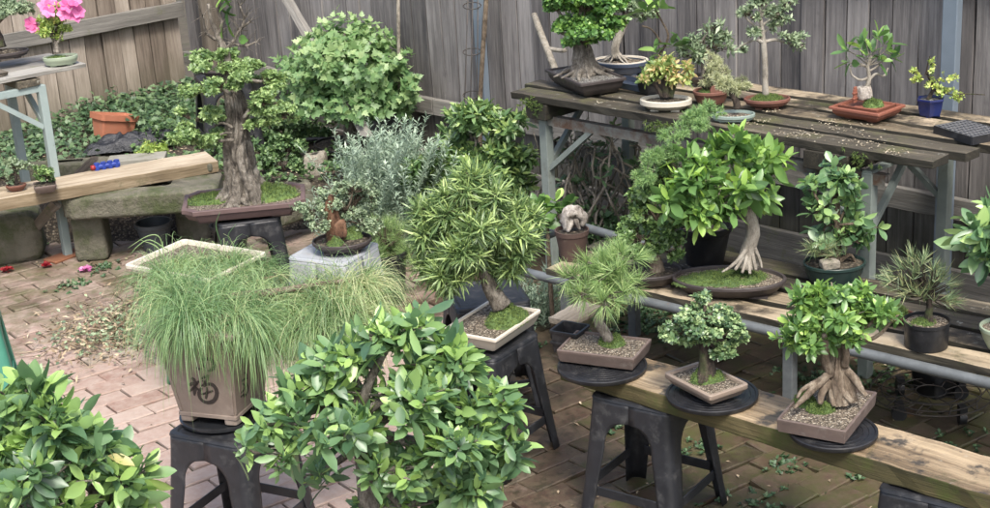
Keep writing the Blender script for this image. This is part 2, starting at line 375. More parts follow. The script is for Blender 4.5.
M['pot_red'] = plain('red_brown_clay', (.13, .055, .04), (.18, .08, .055), 18, .6, 0, .1, dirt=(.22, .17, .13), dirtlo=.62)
M['rust_foot'] = plain('rusty_tile', (.22, .09, .045), (.28, .13, .07), 18, .8)
M['soil'] = gravel('granular_soil', [(.0, (.075, .055, .04)), (.45, (.21, .17, .125)), (.8, (.36, .30, .22)), (1, (.52, .47, .38))], 185)
M['soil_grey'] = gravel('grey_gravel_soil', [(.0, (.08, .075, .065)), (.5, (.22, .21, .19)), (1, (.42, .41, .38))], 175)
M['soil_dark'] = gravel('dark_soil', [(.0, (.025, .018, .012)), (.6, (.07, .055, .035)), (1, (.18, .15, .11))], 90)
M['moss'] = leafmat('moss', (.02, .045, .006), (.055, .105, .012), (.14, .20, .03), rough=.8, trans=.15)
M['moss_dark'] = leafmat('dark_moss', (.010, .022, .006), (.03, .055, .010), (.07, .11, .02), rough=.85, trans=.1)
M['stone'] = plain('mossy_sandstone', (.17, .155, .12), (.075, .075, .05), 7, .9, 0, .9, 22, dirt=(.055, .07, .025), dirtscale=6, dirtlo=.45, dirthi=.62)
M['stone_pale'] = plain('pale_sandstone', (.32, .29, .24), (.20, .18, .14), 7, .9, 0, .9, 24, dirt=(.09, .09, .06), dirtscale=9, dirtlo=.5, dirthi=.7)
M['concrete'] = plain('weathered_concrete', (.28, .27, .235), (.21, .205, .17), 9, .9, 0, .3, 60, dirt=(.12, .12, .07), dirtlo=.55)
M['bag'] = plain('black_plastic_sheet', (.012, .014, .018), (.025, .027, .032), 8, .35, 0, .8, 22)
M['blue'] = plain('blue_plastic', (.012, .03, .20), (.02, .05, .28), 10, .3)
M['redp'] = plain('red_plastic', (.25, .02, .02), None, rough=.4)
M['ink'] = plain('black_ink', (.022, .018, .016), (.04, .032, .028), 60, .5)
M['trunk_grey'] = bark('grey_bark', (.045, .038, .031), (.165, .145, .118), (.36, .33, .28), 55)
M['trunk_tan'] = bark('tan_bark', (.06, .042, .028), (.20, .152, .108), (.42, .36, .28), 40)
M['trunk_pale'] = bark('pale_smooth_bark', (.17, .15, .12), (.32, .29, .24), (.48, .45, .39), 28)
M['trunk_dark'] = bark('dark_bark', (.018, .013, .010), (.05, .037, .028), (.13, .10, .08), 60, moss=.6)
M['twig'] = bark('twig', (.05, .035, .022), (.12, .09, .06), (.22, .18, .13), 80)
M['twig_pale'] = bark('pale_twig', (.14, .12, .09), (.26, .235, .19), (.40, .37, .31), 50)
M['ficus'] = leafmat('ficus_leaf', (.03, .08, .022), (.075, .17, .038), (.22, .38, .07), rough=.30, trans=.30)
M['ficus_front'] = leafmat('front_ficus_leaf', (.035, .09, .04), (.10, .20, .075), (.24, .38, .09), rough=.33, trans=.32)
M['ficus_light'] = leafmat('light_ficus_leaf', (.04, .10, .022), (.10, .215, .045), (.28, .44, .075), rough=.30, trans=.35)
M['ficus_blue'] = leafmat('bluish_ficus_leaf', (.04, .10, .045), (.105, .21, .08), (.27, .40, .12), rough=.26, trans=.3)
M['smalldark'] = leafmat('small_dark_leaf', (.035, .085, .035), (.10, .18, .065), (.26, .35, .14), rough=.3, trans=.2)
M['smallgreen'] = leafmat('small_green_leaf', (.035, .085, .022), (.10, .19, .045), (.24, .36, .09), rough=.42, trans=.3)
M['padgreen'] = leafmat('pad_leaf', (.04, .095, .025), (.115, .20, .055), (.24, .34, .11), rough=.42, trans=.3)
M['undergreen'] = leafmat('undergrowth_leaf', (.018, .05, .014), (.05, .11, .028), (.13, .21, .06), rough=.5, trans=.2)
M['lush'] = leafmat('lush_green_leaf', (.025, .085, .015), (.08, .20, .03), (.23, .40, .06), rough=.38, trans=.3)
M['maple'] = leafmat('trident_maple_leaf', (.04, .115, .03), (.115, .22, .065), (.26, .36, .15), rough=.45, trans=.35)
M['silver'] = leafmat('silver_leaf', (.09, .14, .09), (.185, .26, .175), (.34, .42, .31), rough=.6, trans=.25)
M['podo'] = leafmat('podocarpus_leaf', (.04, .085, .025), (.115, .195, .055), (.30, .40, .12), rough=.38, trans=.3)
M['weep'] = leafmat('weeping_needle', (.05, .12, .035), (.13, .24, .075), (.29, .36, .15), rough=.45, trans=.3)
M['weep_gold'] = leafmat('golden_weeping_needle', (.07, .14, .04), (.16, .26, .08), (.36, .37, .18), rough=.45, trans=.3)
M['pine'] = leafmat('pine_needle', (.06, .13, .03), (.15, .26, .065), (.34, .44, .16), rough=.42, trans=.25)
M['pine_dark'] = leafmat('dark_pine_needle', (.05, .10, .04), (.13, .20, .08), (.34, .34, .15), rough=.42, trans=.2)
M['juniper'] = leafmat('juniper_foliage', (.06, .14, .04), (.14, .26, .075), (.26, .39, .12), rough=.6, trans=.25)
M['juniper_pale'] = leafmat('pale_juniper_foliage', (.17, .19, .09), (.30, .33, .17), (.47, .48, .28), rough=.6, trans=.25)
M['golden'] = leafmat('golden_leaf', (.09, .17, .03), (.22, .30, .06), (.46, .34, .14), rough=.45, trans=.35)
M['lime'] = leafmat('lime_leaf', (.09, .16, .02), (.22, .33, .05), (.45, .50, .12), rough=.45, trans=.35)
M['olive'] = leafmat('olive_leaf', (.07, .115, .06), (.15, .215, .11), (.28, .35, .20), rough=.4, trans=.25)
M['shrub_leaf'] = leafmat('shrub_leaf', (.035, .085, .022), (.085, .17, .045), (.25, .35, .09), rough=.35, trans=.25)
M['ivy'] = leafmat('ivy_leaf', (.012, .038, .012), (.032, .085, .025), (.09, .15, .06), rough=.5, trans=.2)
M['drygrass'] = leafmat('dry_litter', (.09, .06, .035), (.22, .17, .11), (.40, .33, .23), rough=.8, trans=.1)
M['pink'] = leafmat('pink_petal', (.40, .07, .20), (.50, .13, .29), (.56, .24, .40), rough=.6, trans=.4)
M['red'] = leafmat('red_petal', (.13, .004, .006), (.22, .008, .012), (.30, .02, .025), rough=.6, trans=.3)
M['magenta'] = leafmat('magenta_petal', (.30, .07, .20), (.42, .14, .30), (.50, .26, .40), rough=.6, trans=.4)
M['driftwood'] = bark('bleached_wood', (.10, .075, .055), (.46, .42, .37), (.78, .75, .70), 30)

# brick: lc.z carries how mossy each brick is
def brickmat():
    m, n, l, p, o = mk('clay_brick'); geo = n.new('ShaderNodeNewGeometry').outputs['Position']; r = attr(n, 'rnd', 'Fac')
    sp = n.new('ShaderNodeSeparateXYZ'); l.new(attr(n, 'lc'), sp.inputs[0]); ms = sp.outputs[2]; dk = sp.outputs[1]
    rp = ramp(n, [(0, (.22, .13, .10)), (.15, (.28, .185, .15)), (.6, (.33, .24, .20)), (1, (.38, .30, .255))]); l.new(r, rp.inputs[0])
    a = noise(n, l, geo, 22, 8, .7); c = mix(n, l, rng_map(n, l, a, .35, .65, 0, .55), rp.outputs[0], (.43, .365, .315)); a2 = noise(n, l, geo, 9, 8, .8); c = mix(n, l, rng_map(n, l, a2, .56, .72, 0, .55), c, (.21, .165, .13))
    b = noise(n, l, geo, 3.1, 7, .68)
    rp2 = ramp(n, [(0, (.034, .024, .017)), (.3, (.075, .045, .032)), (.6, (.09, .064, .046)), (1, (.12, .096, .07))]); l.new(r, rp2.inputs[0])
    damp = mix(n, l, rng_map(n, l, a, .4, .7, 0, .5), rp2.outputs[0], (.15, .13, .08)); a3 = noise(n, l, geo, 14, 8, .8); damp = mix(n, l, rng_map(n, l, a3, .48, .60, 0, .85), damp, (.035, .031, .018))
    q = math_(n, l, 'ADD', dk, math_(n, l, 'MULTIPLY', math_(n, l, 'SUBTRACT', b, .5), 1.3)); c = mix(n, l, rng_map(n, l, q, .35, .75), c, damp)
    rs = noise(n, l, geo, 3.7, 4, .5); c = mix(n, l, rng_map(n, l, rs, .70, .74, 0, .7), c, (.30, .15, .075))
    g = noise(n, l, geo, 7, 8, .75); k = math_(n, l, 'ADD', ms, math_(n, l, 'MULTIPLY', math_(n, l, 'SUBTRACT', g, .5), 1.7))
    c = mix(n, l, rng_map(n, l, k, .5, .85, 0, .75), c, (.085, .09, .032))
    l.new(c, p.inputs['Base Color']); l.new(rng_map(n, l, q, .3, .8, .85, .42), p.inputs['Roughness'])
    bump(n, l, noise(n, l, geo, 90, 6, .75), p, .5, .003); return m
M['brick'] = brickmat()
M['ground'] = plain('ground_soil', (.045, .035, .024), (.085, .07, .045), 6, .95, 0, .8, 40, dirt=(.04, .05, .018), dirtlo=.5)
M['jointsoil'] = plain('joint_sand', (.035, .03, .02), (.06, .052, .035), 10, .95, 0, .5, 60, dirt=(.035, .045, .012), dirtlo=.48)

# ------------------------------------------------------------------ leaves
def template(kind):
    """unit leaf: x along length 0..1, y side (half width 1), z fold/curl factor"""
    if kind == 'oval':
        v = [(0, 0, 0), (.24, 0, 0), (.50, 0, 0), (.78, 0, 0), (.95, 0, 0), (1.03, 0, 0), (.22, .55, 1), (.50, .97, 1), (.78, .86, 1), (.95, .38, .8), (.22, -.55, 1), (.50, -.97, 1), (.78, -.86, 1), (.95, -.38, .8)]
        f4 = [(1, 2, 7, 6), (2, 3, 8, 7), (3, 4, 9, 8), (2, 1, 10, 11), (3, 2, 11, 12), (4, 3, 12, 13)]; f3 = [(0, 1, 6), (4, 5, 9), (1, 0, 10), (5, 4, 13)]
    elif kind == 'small':
        v = [(0, 0, 0), (.5, 0, 0), (1, 0, 0), (.5, 1, 1), (.5, -1, 1)]; f4 = []; f3 = [(0, 1, 3), (1, 2, 3), (1, 0, 4), (2, 1, 4)]
    elif kind == 'strap':
        v = [(0, .3, 0), (0, -.3, 0), (.4, 1, .2), (.4, -1, .2), (.75, .8, .2), (.75, -.8, .2), (1, 0, 0)]; f4 = [(0, 1, 3, 2), (2, 3, 5, 4)]; f3 = [(4, 5, 6)]
    elif kind == 'lobed':
        v = [(0, 0, 0), (.42, 0, 0), (.12, .62, .8), (.36, 1.0, 1.3), (.44, .50, .5), (.70, .62, .8), (.70, .26, .3), (1.02, 0, .2), (.12, -.62, .8), (.36, -1.0, 1.3), (.44, -.50, .5), (.70, -.62, .8), (.70, -.26, .3)]
        f4 = [(1, 0, 2, 3), (0, 1, 9, 8)]; f3 = [(1, 3, 4), (1, 4, 5), (1, 5, 6), (1, 6, 7), (1, 10, 9), (1, 11, 10), (1, 12, 11), (1, 7, 12)]
    return np.array(v, float), f4, f3
TMP = {k: template(k) for k in ('oval', 'small', 'strap', 'lobed')}
def leaves(mb, base, d, nrm, length, width, kind='oval', fold=.25, curl=.15, rnd=None):
    n = len(base)
    if n == 0: return
    tv, f4, f3 = TMP[kind]; d = d/(np.linalg.norm(d, axis=1)[:, None]+1e-9); s = np.cross(nrm, d); s /= (np.linalg.norm(s, axis=1)[:, None]+1e-9); nn = np.cross(d, s)
    length = np.broadcast_to(length, n)[:, None]; width = np.broadcast_to(width, n)[:, None]
    x = tv[:, 0][None]*length; y = tv[:, 1][None]*width; cu = rng.normal(curl, curl*.6+.02, n)[:, None]
    z = tv[:, 2][None]*width*fold - (tv[:, 0]**2)[None]*length*cu
    v = base[:, None]+x[..., None]*d[:, None]+y[..., None]*s[:, None]+z[..., None]*nn[:, None]
    k = len(tv); idx = np.arange(n)[:, None, None]*k; fs = []
    if f4: fs.append((np.array(f4)[None]+idx).reshape(-1, 4))
    if f3: fs.append((np.array(f3)[None]+idx).reshape(-1, 3))
    if rnd is None: rnd = rng.random(n)
    b0 = mb.n; mb.v.append(v.reshape(-1, 3)); mb.lc.append(v.reshape(-1, 3)); mb.r.append(np.repeat(rnd, k)); mb.n += n*k
    for q in fs: mb.f.append(q+b0); mb.mi.append(0)
def perp(ax):
    r = rng.normal(size=ax.shape); r -= ax*(r*ax).sum(1)[:, None]; return r/np.linalg.norm(r, axis=1)[:, None]
def rosettes(mb, tips, axes, k, length, width, kind='oval', spread=(35, 80), stem=.0, fold=.25, curl=.15, new=.2, jl=.25, tone=None):
    """k leaves round each shoot tip; the youngest, at the tip, are the lightest"""
    n = len(tips); axes = axes/(np.linalg.norm(axes, axis=1)[:, None]+1e-9); u = perp(axes); w_ = np.cross(axes, u)
    tone = rng.normal(.42, .16, n) if tone is None else tone
    for i in range(k):
        a = i*2.4+rng.normal(0, .25, n); t = np.radians(spread[0]+(spread[1]-spread[0])*(i/max(1, k-1))+rng.normal(0, 9, n))
        side = np.cos(a)[:, None]*u+np.sin(a)[:, None]*w_; d = axes*np.cos(t)[:, None]+side*np.sin(t)[:, None]
        nr = axes-d*(axes*d).sum(1)[:, None]+rng.normal(0, .15, (n, 3)); L = length*(1+rng.normal(0, jl, n)).clip(.4, 1.6)*(.75+.25*i/max(1, k-1))
        b = tips-axes*(stem*i/max(1, k))[..., None] if np.ndim(stem) else tips-axes*(stem*i/max(1, k))
        r = np.clip(tone+(new if i < max(1, k*.3) else -.05)*rng.random(n)*2+rng.normal(0, .08, n), 0, 1)
        leaves(mb, b, d, nr, L, L*width, kind, fold, curl, r)
def needles(mb, tips, axes, k, length, width, spread=50, droop=0.0, segs=2, rlo=.1, rhi=.9, jl=.2, tone=None):
    """ribbon needles, optionally drooping"""
    n = len(tips)*k; T = np.repeat(tips, k, 0); ax = np.repeat(axes/np.linalg.norm(axes, axis=1)[:, None], k, 0)
    u = perp(ax); a = np.radians(np.abs(rng.normal(0, spread, n)).clip(0, 100)); d = ax*np.cos(a)[:, None]+u*np.sin(a)[:, None]
    L = length*(1+rng.normal(0, jl, n)).clip(.3, 1.8); s = perp(d); P = T.copy(); rows = []; dd = d.copy()
    for i in range(segs+1):
        wv = width*(1 if i < segs else .15)*(.7 if i == 0 else 1)
        rows.append(P-s*wv); rows.append(P+s*wv)
        dd = dd+A(0, 0, -1)*droop*(i+1)/segs; dd /= np.linalg.norm(dd, axis=1)[:, None]; P = P+dd*(L/segs)[:, None]
    v = np.stack(rows, 1); k2 = (segs+1)*2; f = np.array([(2*i, 2*i+1, 2*i+3, 2*i+2) for i in range(segs)])[None]+np.arange(n)[:, None, None]*k2
    t = rng.uniform(rlo, rhi, n) if tone is None else np.clip(np.repeat(tone, k)+rng.normal(0, .12, n), 0, 1)
    mb.add(v.reshape(-1, 3), f.reshape(-1, 4), rnd=np.repeat(t, k2))
def blob(px, py, rx, ry, Y, dy=0.0, dep=.85, w=1.0):
    c = V(px, py, Y+dy); s = PX(c); return (c, A(rx/s, rx/s*dep, ry/s), w)
def sample(blobs, n, flat=.55, shell=.55, up=.5, lump=.28, clump=6):
    """shoot tips through crown volumes with an uneven outline; returns tips, directions, blob index"""
    wts = np.array([b[2]*(b[1][0]*b[1][2]) for b in blobs]); wts /= wts.sum(); idx = rng.choice(len(blobs), n, p=wts)
    c = np.array([b[0] for b in blobs])[idx]; R = np.array([b[1] for b in blobs])[idx]
    if clump:       # each mass of foliage breaks up into smaller shoots-bearing clumps with gaps between
        nb = len(blobs); D = rng.normal(size=(nb, clump, 3)); D /= np.linalg.norm(D, axis=2)[:, :, None]; D *= rng.uniform(.42, .98, (nb, clump, 1)); S_ = rng.uniform(.28, .52, (nb, clump)); j = rng.integers(0, clump, n)
        c = c+D[idx, j]*R; R = R*S_[idx, j][:, None]; R = R*.6+R.mean(1)[:, None]*.4
    u = rng.normal(size=(n, 3)); u /= np.linalg.norm(u, axis=1)[:, None]
    rr = (shell+(1-shell)*rng.random(n)**.6)
    ph = np.array([np.sin(u[:, 0]*5+idx*1.7)+np.sin(u[:, 2]*6+idx*2.3)+np.sin(u[:, 1]*4.3+idx)]).T[:, 0]
    rr *= 1+lump*.33*ph+rng.normal(0, .05, n)
    u2 = u.copy(); u2[:, 2] = np.where(u[:, 2] < 0, u[:, 2]*flat, u[:, 2])
    P = c+u2*R*rr[:, None]; ax = u/(R/R.mean(1)[:, None])+A(0, 0, up)+rng.normal(0, .25, (n, 3)); return P, ax, idx
def jit(n, s): return rng.normal(0, s, (n, 3))

# ------------------------------------------------------------------ pots, soil, moss, trunks
def rect3(L, Fp, R, z):
    """rectangle whose rim corners left, front, right are seen at these photo points at height z"""
    l, f, r = at(*L, z)[:2], at(*Fp, z)[:2], at(*R, z)[:2]
    a, b = r-f, l-f; la, lb = np.linalg.norm(a), np.linalg.norm(b)
    aa = math.atan2(a[1], a[0]); bb = math.atan2(b[1], b[0])-math.pi/2; d = (bb-aa+math.pi) % (2*math.pi)-math.pi
    rot = aa+d*lb/(la+lb); c = (l+r)/2; return A(c[0], c[1], z), la/2, lb/2, rot
def pot(t, kind, c, a, b, h, rot, mat, soilmat, taper=.02, rim=.004, wall=.008, rimh=.012, depth=.012, mound=.006, feet=.008, bulge=0, cr=.012, inner=None, name='pot'):
    """c: centre of the pot's underside (feet included); a, b: half sizes at the rim"""
    n = 48; mb = MB(); zb = feet
    pr = [(-taper-.01, zb), (-taper, zb+.003), (-taper*.45+bulge, zb+(h-zb)*.45), (-rim, h-rimh-.003), (0, h-rimh), (0, h-.002), (-.002, h), (-wall+.001, h), (-wall, h-.002), (-wall-.002, h-depth-.012)]
    loft(mb, [xf(ring(kind, a, b, d, n, cr), z, c, rot) for d, z in pr])
    p = part(name, mb, mat, t, smooth=True, sharp=38)
    if feet > .001:
        for sx in (-1, 1):
            for sy in (-1, 1):
                fb = MB(); q = xf(np.array([[(a-taper-.02)*.72*sx, (b-taper-.02)*.72*sy]]), zb/2, c, rot)[0]
                zbox(fb, q, max(.012, a*.16), max(.010, b*.14), zb/2+.001, rot); part('foot', fb, mat, p, smooth=False)
    sb = MB(); rr = []; off = rng.random()*20
    for k, s in enumerate(np.linspace(1, .06, 10)):
        q = ring(kind, (a-wall)*s, (b-wall)*s, 0, n, cr*s); z = h-depth+mound*(1-s*s)
        zz = np.array([z+.0035*nz(x*60+off, y*60, 0) for x, y in q]); rr.append(xf(q, zz, c, rot))
    loft(sb, rr, close0=False, close1=True); part('soil', sb, soilmat, t)
    return p, A(c[0], c[1], c[2]+h-depth+mound)
def moss(t, c, a, b, h, rot=0, mat='moss', tuft=900, name='moss', blade=.006):
    """cushion of moss: a lumpy dome with fine upright blades"""
    mb = MB(); rr = []; off = rng.random()*30; n = 36
    for s in np.linspace(1, .03, 12):
        q = ring('ell', a*s, b*s, 0, n); q = q*(1+np.array([.22*nz(x*18/max(a, .03)*.06+off, y*18/max(a, .03)*.06, 0) for x, y in q]))[:, None]
        zz = np.array([h*(1-s*s)**.7*(.8+.5*nz(x*35+off, y*35, 1))+.004*nz(x*160, y*160, 2)-.003 for x, y in q]); rr.append(xf(q, zz, c, rot))
    loft(mb, rr, close0=False, close1=True); v = np.concatenate(mb.v)
    i = rng.integers(0, len(v)-2, tuft); P = v[i]+rng.normal(0, a*.03, (tuft, 3))*A(1, 1, .1); mb.r = [rng.uniform(.1, .7, len(v))]
    needles(mb, P, A(0, 0, 1)[None]+rng.normal(0, .35, (tuft, 3)), 3, blade, .0008, spread=30, rlo=.1, rhi=1)
    return part(name, mb, M[mat], t)
def trunk(mb, pts, Y, rough=.12, sides=12, dys=None, per=5, lobes=0):
    """pts (px, py, width_px)"""
    P = []; r = []
    for i, q in enumerate(pts):
        c = V(q[0], q[1], Y+(dys[i] if dys else 0)); P.append(c); r.append(q[2]/2/PX(c))
    tube(mb, P, r, sides, rough, per=per, lobes=lobes); return P
def gnarl(mb, pts, Y, amp=.2, sides=72, per=16, freq=26):
    """massive old trunk: deep vertical fissures and ridges"""
    P = [V(q[0], q[1], Y) for q in pts]; r = [q[2]/2/PX(p) for q, p in zip(pts, P)]; P, r = smooth_path(P, r, per); T, R, B = frames(P); th = np.arange(sides)*2*np.pi/sides; off = rng.random()*50; rings = []
    for i in range(len(P)):
        z = P[i][2]; row = []
        for a in th:
            x, y = math.cos(a), math.sin(a); n1 = nz(x*1.6+off, y*1.6, z*2.2); n2 = nz(x*2.9+z*1.5, y*2.9+off, z*3.2+n1*2); n3 = nz(x*8, y*8, z*13+off); n4 = nz(x*20, y*20, z*60)
            k = 1+amp*(n1*1.3-1.6*max(0, .22-abs(n2))*2.2+.35+.35*n3+.18*n4); row.append(P[i]+(R[i]*x+B[i]*y)*r[i]*k)
        rings.append(np.array(row))
    loft(mb, rings, close0=True, close1=True)
def roots(mb, c, r, n, spread, rad, drop, z=None, mat=None, a0=0, a1=2*math.pi):
    for i in range(n):
        a = a0+(a1-a0)*(i+rng.random()*.6)/n; L = spread*(.7+.5*rng.random()); rd = rad*(.6+.7*rng.random())
        d = A(math.cos(a), math.sin(a), 0); s = A(-d[1], d[0], 0)*rng.normal(0, .25)
        P = [c+d*r*.2+A(0, 0, drop*1.1), c+d*(r*.7)+A(0, 0, drop*.6), c+(d+s*.3)*(r+L*.45)+A(0, 0, drop*.16), c+(d+s)*(r+L)-A(0, 0, .006)]
        tube(mb, P, [rd, rd*1.05, rd*.75, rd*.35], 7, .12, per=4)
def limbs(mb, root, blobs, r0, r1, sag=.1, sides=6, per=5):
    for b in blobs:
        c = b[0]-A(0, 0, b[1][2]*.25); mid = (root+c)/2+A(0, 0, sag*np.linalg.norm(c-root))+rng.normal(0, .12*np.linalg.norm(c-root)+1e-4, 3)
        tube(mb, [root, mid, c, c+(b[0]-root)*.12+A(0, 0, b[1][2]*.3)], [r0, (r0+r1)/2*1.1, r1, r1*.5], sides, .12, per=per)
def inner(blobs, P, idx, f=.3):
    c = np.array([b[0] for b in blobs])[idx]; R = np.array([b[1] for b in blobs])[idx]; return c-A(0, 0, .25)*R+(P-c)*f
def plant(t, blobs, n, k, length, width, kind, lm, tm='twig', root=None, r0=.006, r1=.003, tw=.0012, tr=None, spread=(35, 80), stem=.01, up=.5, flat=.55, shell=.55, lump=.28, fold=.25, curl=.15, new=.2, ntw=.5, tone=None, limb=True):
    P, ax, idx = sample(blobs, n, flat, shell, up, lump); lb = MB(); rosettes(lb, P, ax, k, length, width, kind, spread, stem, fold, curl, new, tone=tone)
    tb = tr if tr is not None else MB()
    if limb and root is not None: limbs(tb, root, blobs, r0, r1)
    m = rng.random(n) < ntw; twigs(tb, inner(blobs, P, idx)[m], P[m], tw*1.6, tw*.7)
    o = part('foliage', lb, M[lm], t)
    if tr is None: part('branches', tb, M[tm], t)
    return o

# ================================================================== THE SETTING
g = MB(); R_ = 90
xs = np.concatenate([[-R_, -20], np.linspace(-7, 7, 57), [20, R_]]); ys = np.concatenate([[-R_, -10], np.linspace(0, 14, 57), [25, R_]])
gx, gy = np.meshgrid(xs, ys, indexing='ij'); gz = np.array([[-.03+.008*nz(x*3, y*3) for x, y in zip(a, b)] for a, b in zip(gx, gy)])
nx_, ny_ = gx.shape; ii, jj = np.meshgrid(np.arange(nx_-1), np.arange(ny_-1), indexing='ij'); q0 = (ii*ny_+jj).ravel()
g.add(np.stack([gx, gy, gz], -1), np.stack([q0, q0+ny_, q0+ny_+1, q0+1], -1)); struct('ground', g, M['ground'])

CORN = A(-2.11, 10.6, 0); DL = unit((-.736, -.676, 0)); DR = unit((.676, -.737, 0)); NL = unit((.676, -.736, 0)); NR = unit((-.737, -.676, 0))
def sd_fence(p): return min((np.asarray(p)-CORN[:2]) @ NL[:2], (np.asarray(p)-CORN[:2]) @ NR[:2])
def sst(x, a, b): t = min(1, max(0, (x-a)/(b-a))); return t*t*(3-2*t)
def bed_h(x, y):        # the raised garden bed in the fence corner
    return .19*sst(y-7.95-.10*nz(x*1.5, 3), -.18, .14)*sst(-x+.2, 0, .5)
# paving: every brick a small bevelled block, joints of soil below
jb = MB(); jb.add([(-6, 1.0, -.013), (5, 1.0, -.013), (5, 9.2, -.013), (-6, 9.2, -.013)], [(0, 1, 2, 3)]); struct('paving_joints', jb, M['jointsoil'])
bm_ = MB(); azb = math.radians(53.7); bu = A(math.sin(azb), math.cos(azb)); bv = A(-bu[1], bu[0]); BL, BW = .232, .114
O0 = A(-.6, 5.2)
for i in range(-60, 60):
    sh = (i % 2)*.5+rng.normal()*.03
    for j in range(-30, 30):
        c = O0+bu*((j+sh)*BL)+bv*(i*BW)
        if not(-5 < c[0] < 4 and 2.0 < c[1] < 9): continue
        if sd_fence(c) < .12 or (c[1] > 8.0 and c[0] < .1): continue
        z = rng.normal()*.0016+.004*nz(c[0]*1.3, c[1]*1.3); tx, ty = rng.normal()*.006, rng.normal()*.008; hl, hw = BL/2-.0028-abs(rng.normal())*.0010, BW/2-.0028-abs(rng.normal())*.0008
        r = rng.normal()*.012; cu = bu*math.cos(r)+bv*math.sin(r); cv = -bu*math.sin(r)+bv*math.cos(r)
        v = []; 
        for (hl2, hw2, dz) in ((hl, hw, -.03), (hl, hw, -.004), (hl-.004, hw-.004, 0)):
            for sx, sy in ((-1, -1), (1, -1), (1, 1), (-1, 1)):
                p = c+cu*hl2*sx+cv*hw2*sy; v.append((p[0], p[1], z+dz+tx*sx*.4+ty*sy*.3+rng.normal()*.0006))
        f = [(8, 9, 10, 11)]+[(k+4*m, (k+1) % 4+4*m, (k+1) % 4+4*m+4, k+4*m+4) for m in (0, 1) for k in range(4)]
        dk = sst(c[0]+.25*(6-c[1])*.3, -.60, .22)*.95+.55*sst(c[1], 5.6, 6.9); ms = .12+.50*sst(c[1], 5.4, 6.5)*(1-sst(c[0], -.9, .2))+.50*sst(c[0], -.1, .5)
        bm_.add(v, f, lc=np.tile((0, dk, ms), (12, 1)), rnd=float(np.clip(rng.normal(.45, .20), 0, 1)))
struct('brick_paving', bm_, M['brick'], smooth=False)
# garden bed surface
gb = MB(); xs = np.linspace(-4.6, .5, 86); ys = np.linspace(7.6, 10.7, 60); gx, gy = np.meshgrid(xs, ys, indexing='ij')
gz = np.array([[bed_h(x, y)-.012+.02*nz(x*5, y*5)*sst(y, 7.8, 8.1)+.006*nz(x*25, y*25)-(.05 if sd_fence((x, y)) < -.1 else 0) for x, y in zip(a, b)] for a, b in zip(gx, gy)])
nx_, ny_ = gx.shape; ii, jj = np.meshgrid(np.arange(nx_-1), np.arange(ny_-1), indexing='ij'); q0 = (ii*ny_+jj).ravel()
gb.add(np.stack([gx, gy, gz], -1), np.stack([q0, q0+ny_, q0+ny_+1, q0+1], -1)); struct('garden_soil', gb, M['soil_dark'])

# ------------------------------------------------------------------ fences
def fence(label, o, d, nrm, length, mat, rails, posts, railmat, lean=0.0):
    t = thing('paling_fence', label, 'fence', (*(o+d*length/2)[:2], 0))
    pb = MB(); s = .02; k = 0
    while s < length:
        wd = .1235*(1+rng.normal()*.05); c = o+d*(s+wd/2)-nrm*(.022+(.002 if k % 2 else 0)+rng.random()*.004); c[2] = .93+rng.normal()*.008
        tl = rng.normal()*.0035
        plank(pb, c-A(0, 0, .9)-d*tl, c+A(0, 0, .9)+d*tl, d*(wd/2-.0032-rng.random()*.0016), nrm*.0075, 10, .0014, rnd=rng.random(), warp=rng.normal()*.005); plank(pb, c+d*wd/2-nrm*.034-A(0, 0, .9), c+d*wd/2-nrm*.034+A(0, 0, .9), d*.03, nrm*.006, 4, .001, rnd=0.0); s += wd; k += 1  # second, darkest strip is an added backing that keeps the gaps dark
    part('palings', pb, mat, t, smooth=False)
    for z, hh, dp in rails:
        rb = MB(); L0 = 0.0
        while L0 < length:
            L1 = min(length, L0+2.7); plank(rb, o+d*(L0+.004)+nrm*dp/2+A(0, 0, z), o+d*(L1-.004)+nrm*dp/2+A(0, 0, z), A(0, 0, hh/2), nrm*dp/2, 22, .0015); L0 = L1
        part('rail', rb, railmat, t, smooth=False, bevel=.003)
    for s, w2, m, zt in posts:
        b2 = MB(); box(b2, o+d*s+nrm*.085+A(0, 0, zt/2), d*w2, nrm*.022, A(0, 0, zt/2)); part('post', b2, M[m], t, smooth=False, bevel=.004)
    return t
def s_on(px, py, o=CORN, d=DR, n=NR):     # distance along a fence of what is seen at a photo point
    r = ray(px, py); k = ((o-EYEP)@n)/(r@n); return (EYEP+r*k-o)@d
fr = fence('tall grey weathered paling fence running along the back, behind the long benches', CORN, DR, NR, 7.6, M['fence_right'],
      [(.465, .095, .04), (1.5, .09, .04), (.10, .17, .03)], [(s_on(493, 60), .028, 'steel_blue', 1.82), (s_on(961, 60), .034, 'steel_blue', 1.82)], M['rail'])
fl = fence('brownish paling fence on the left, with ivy growing along its foot', CORN+NR*.0, DL, NL, 6.0, M['fence_left'],
      [(.815, .105, .04), (1.55, .09, .04), (.10, .15, .03)], [], M['rail'])
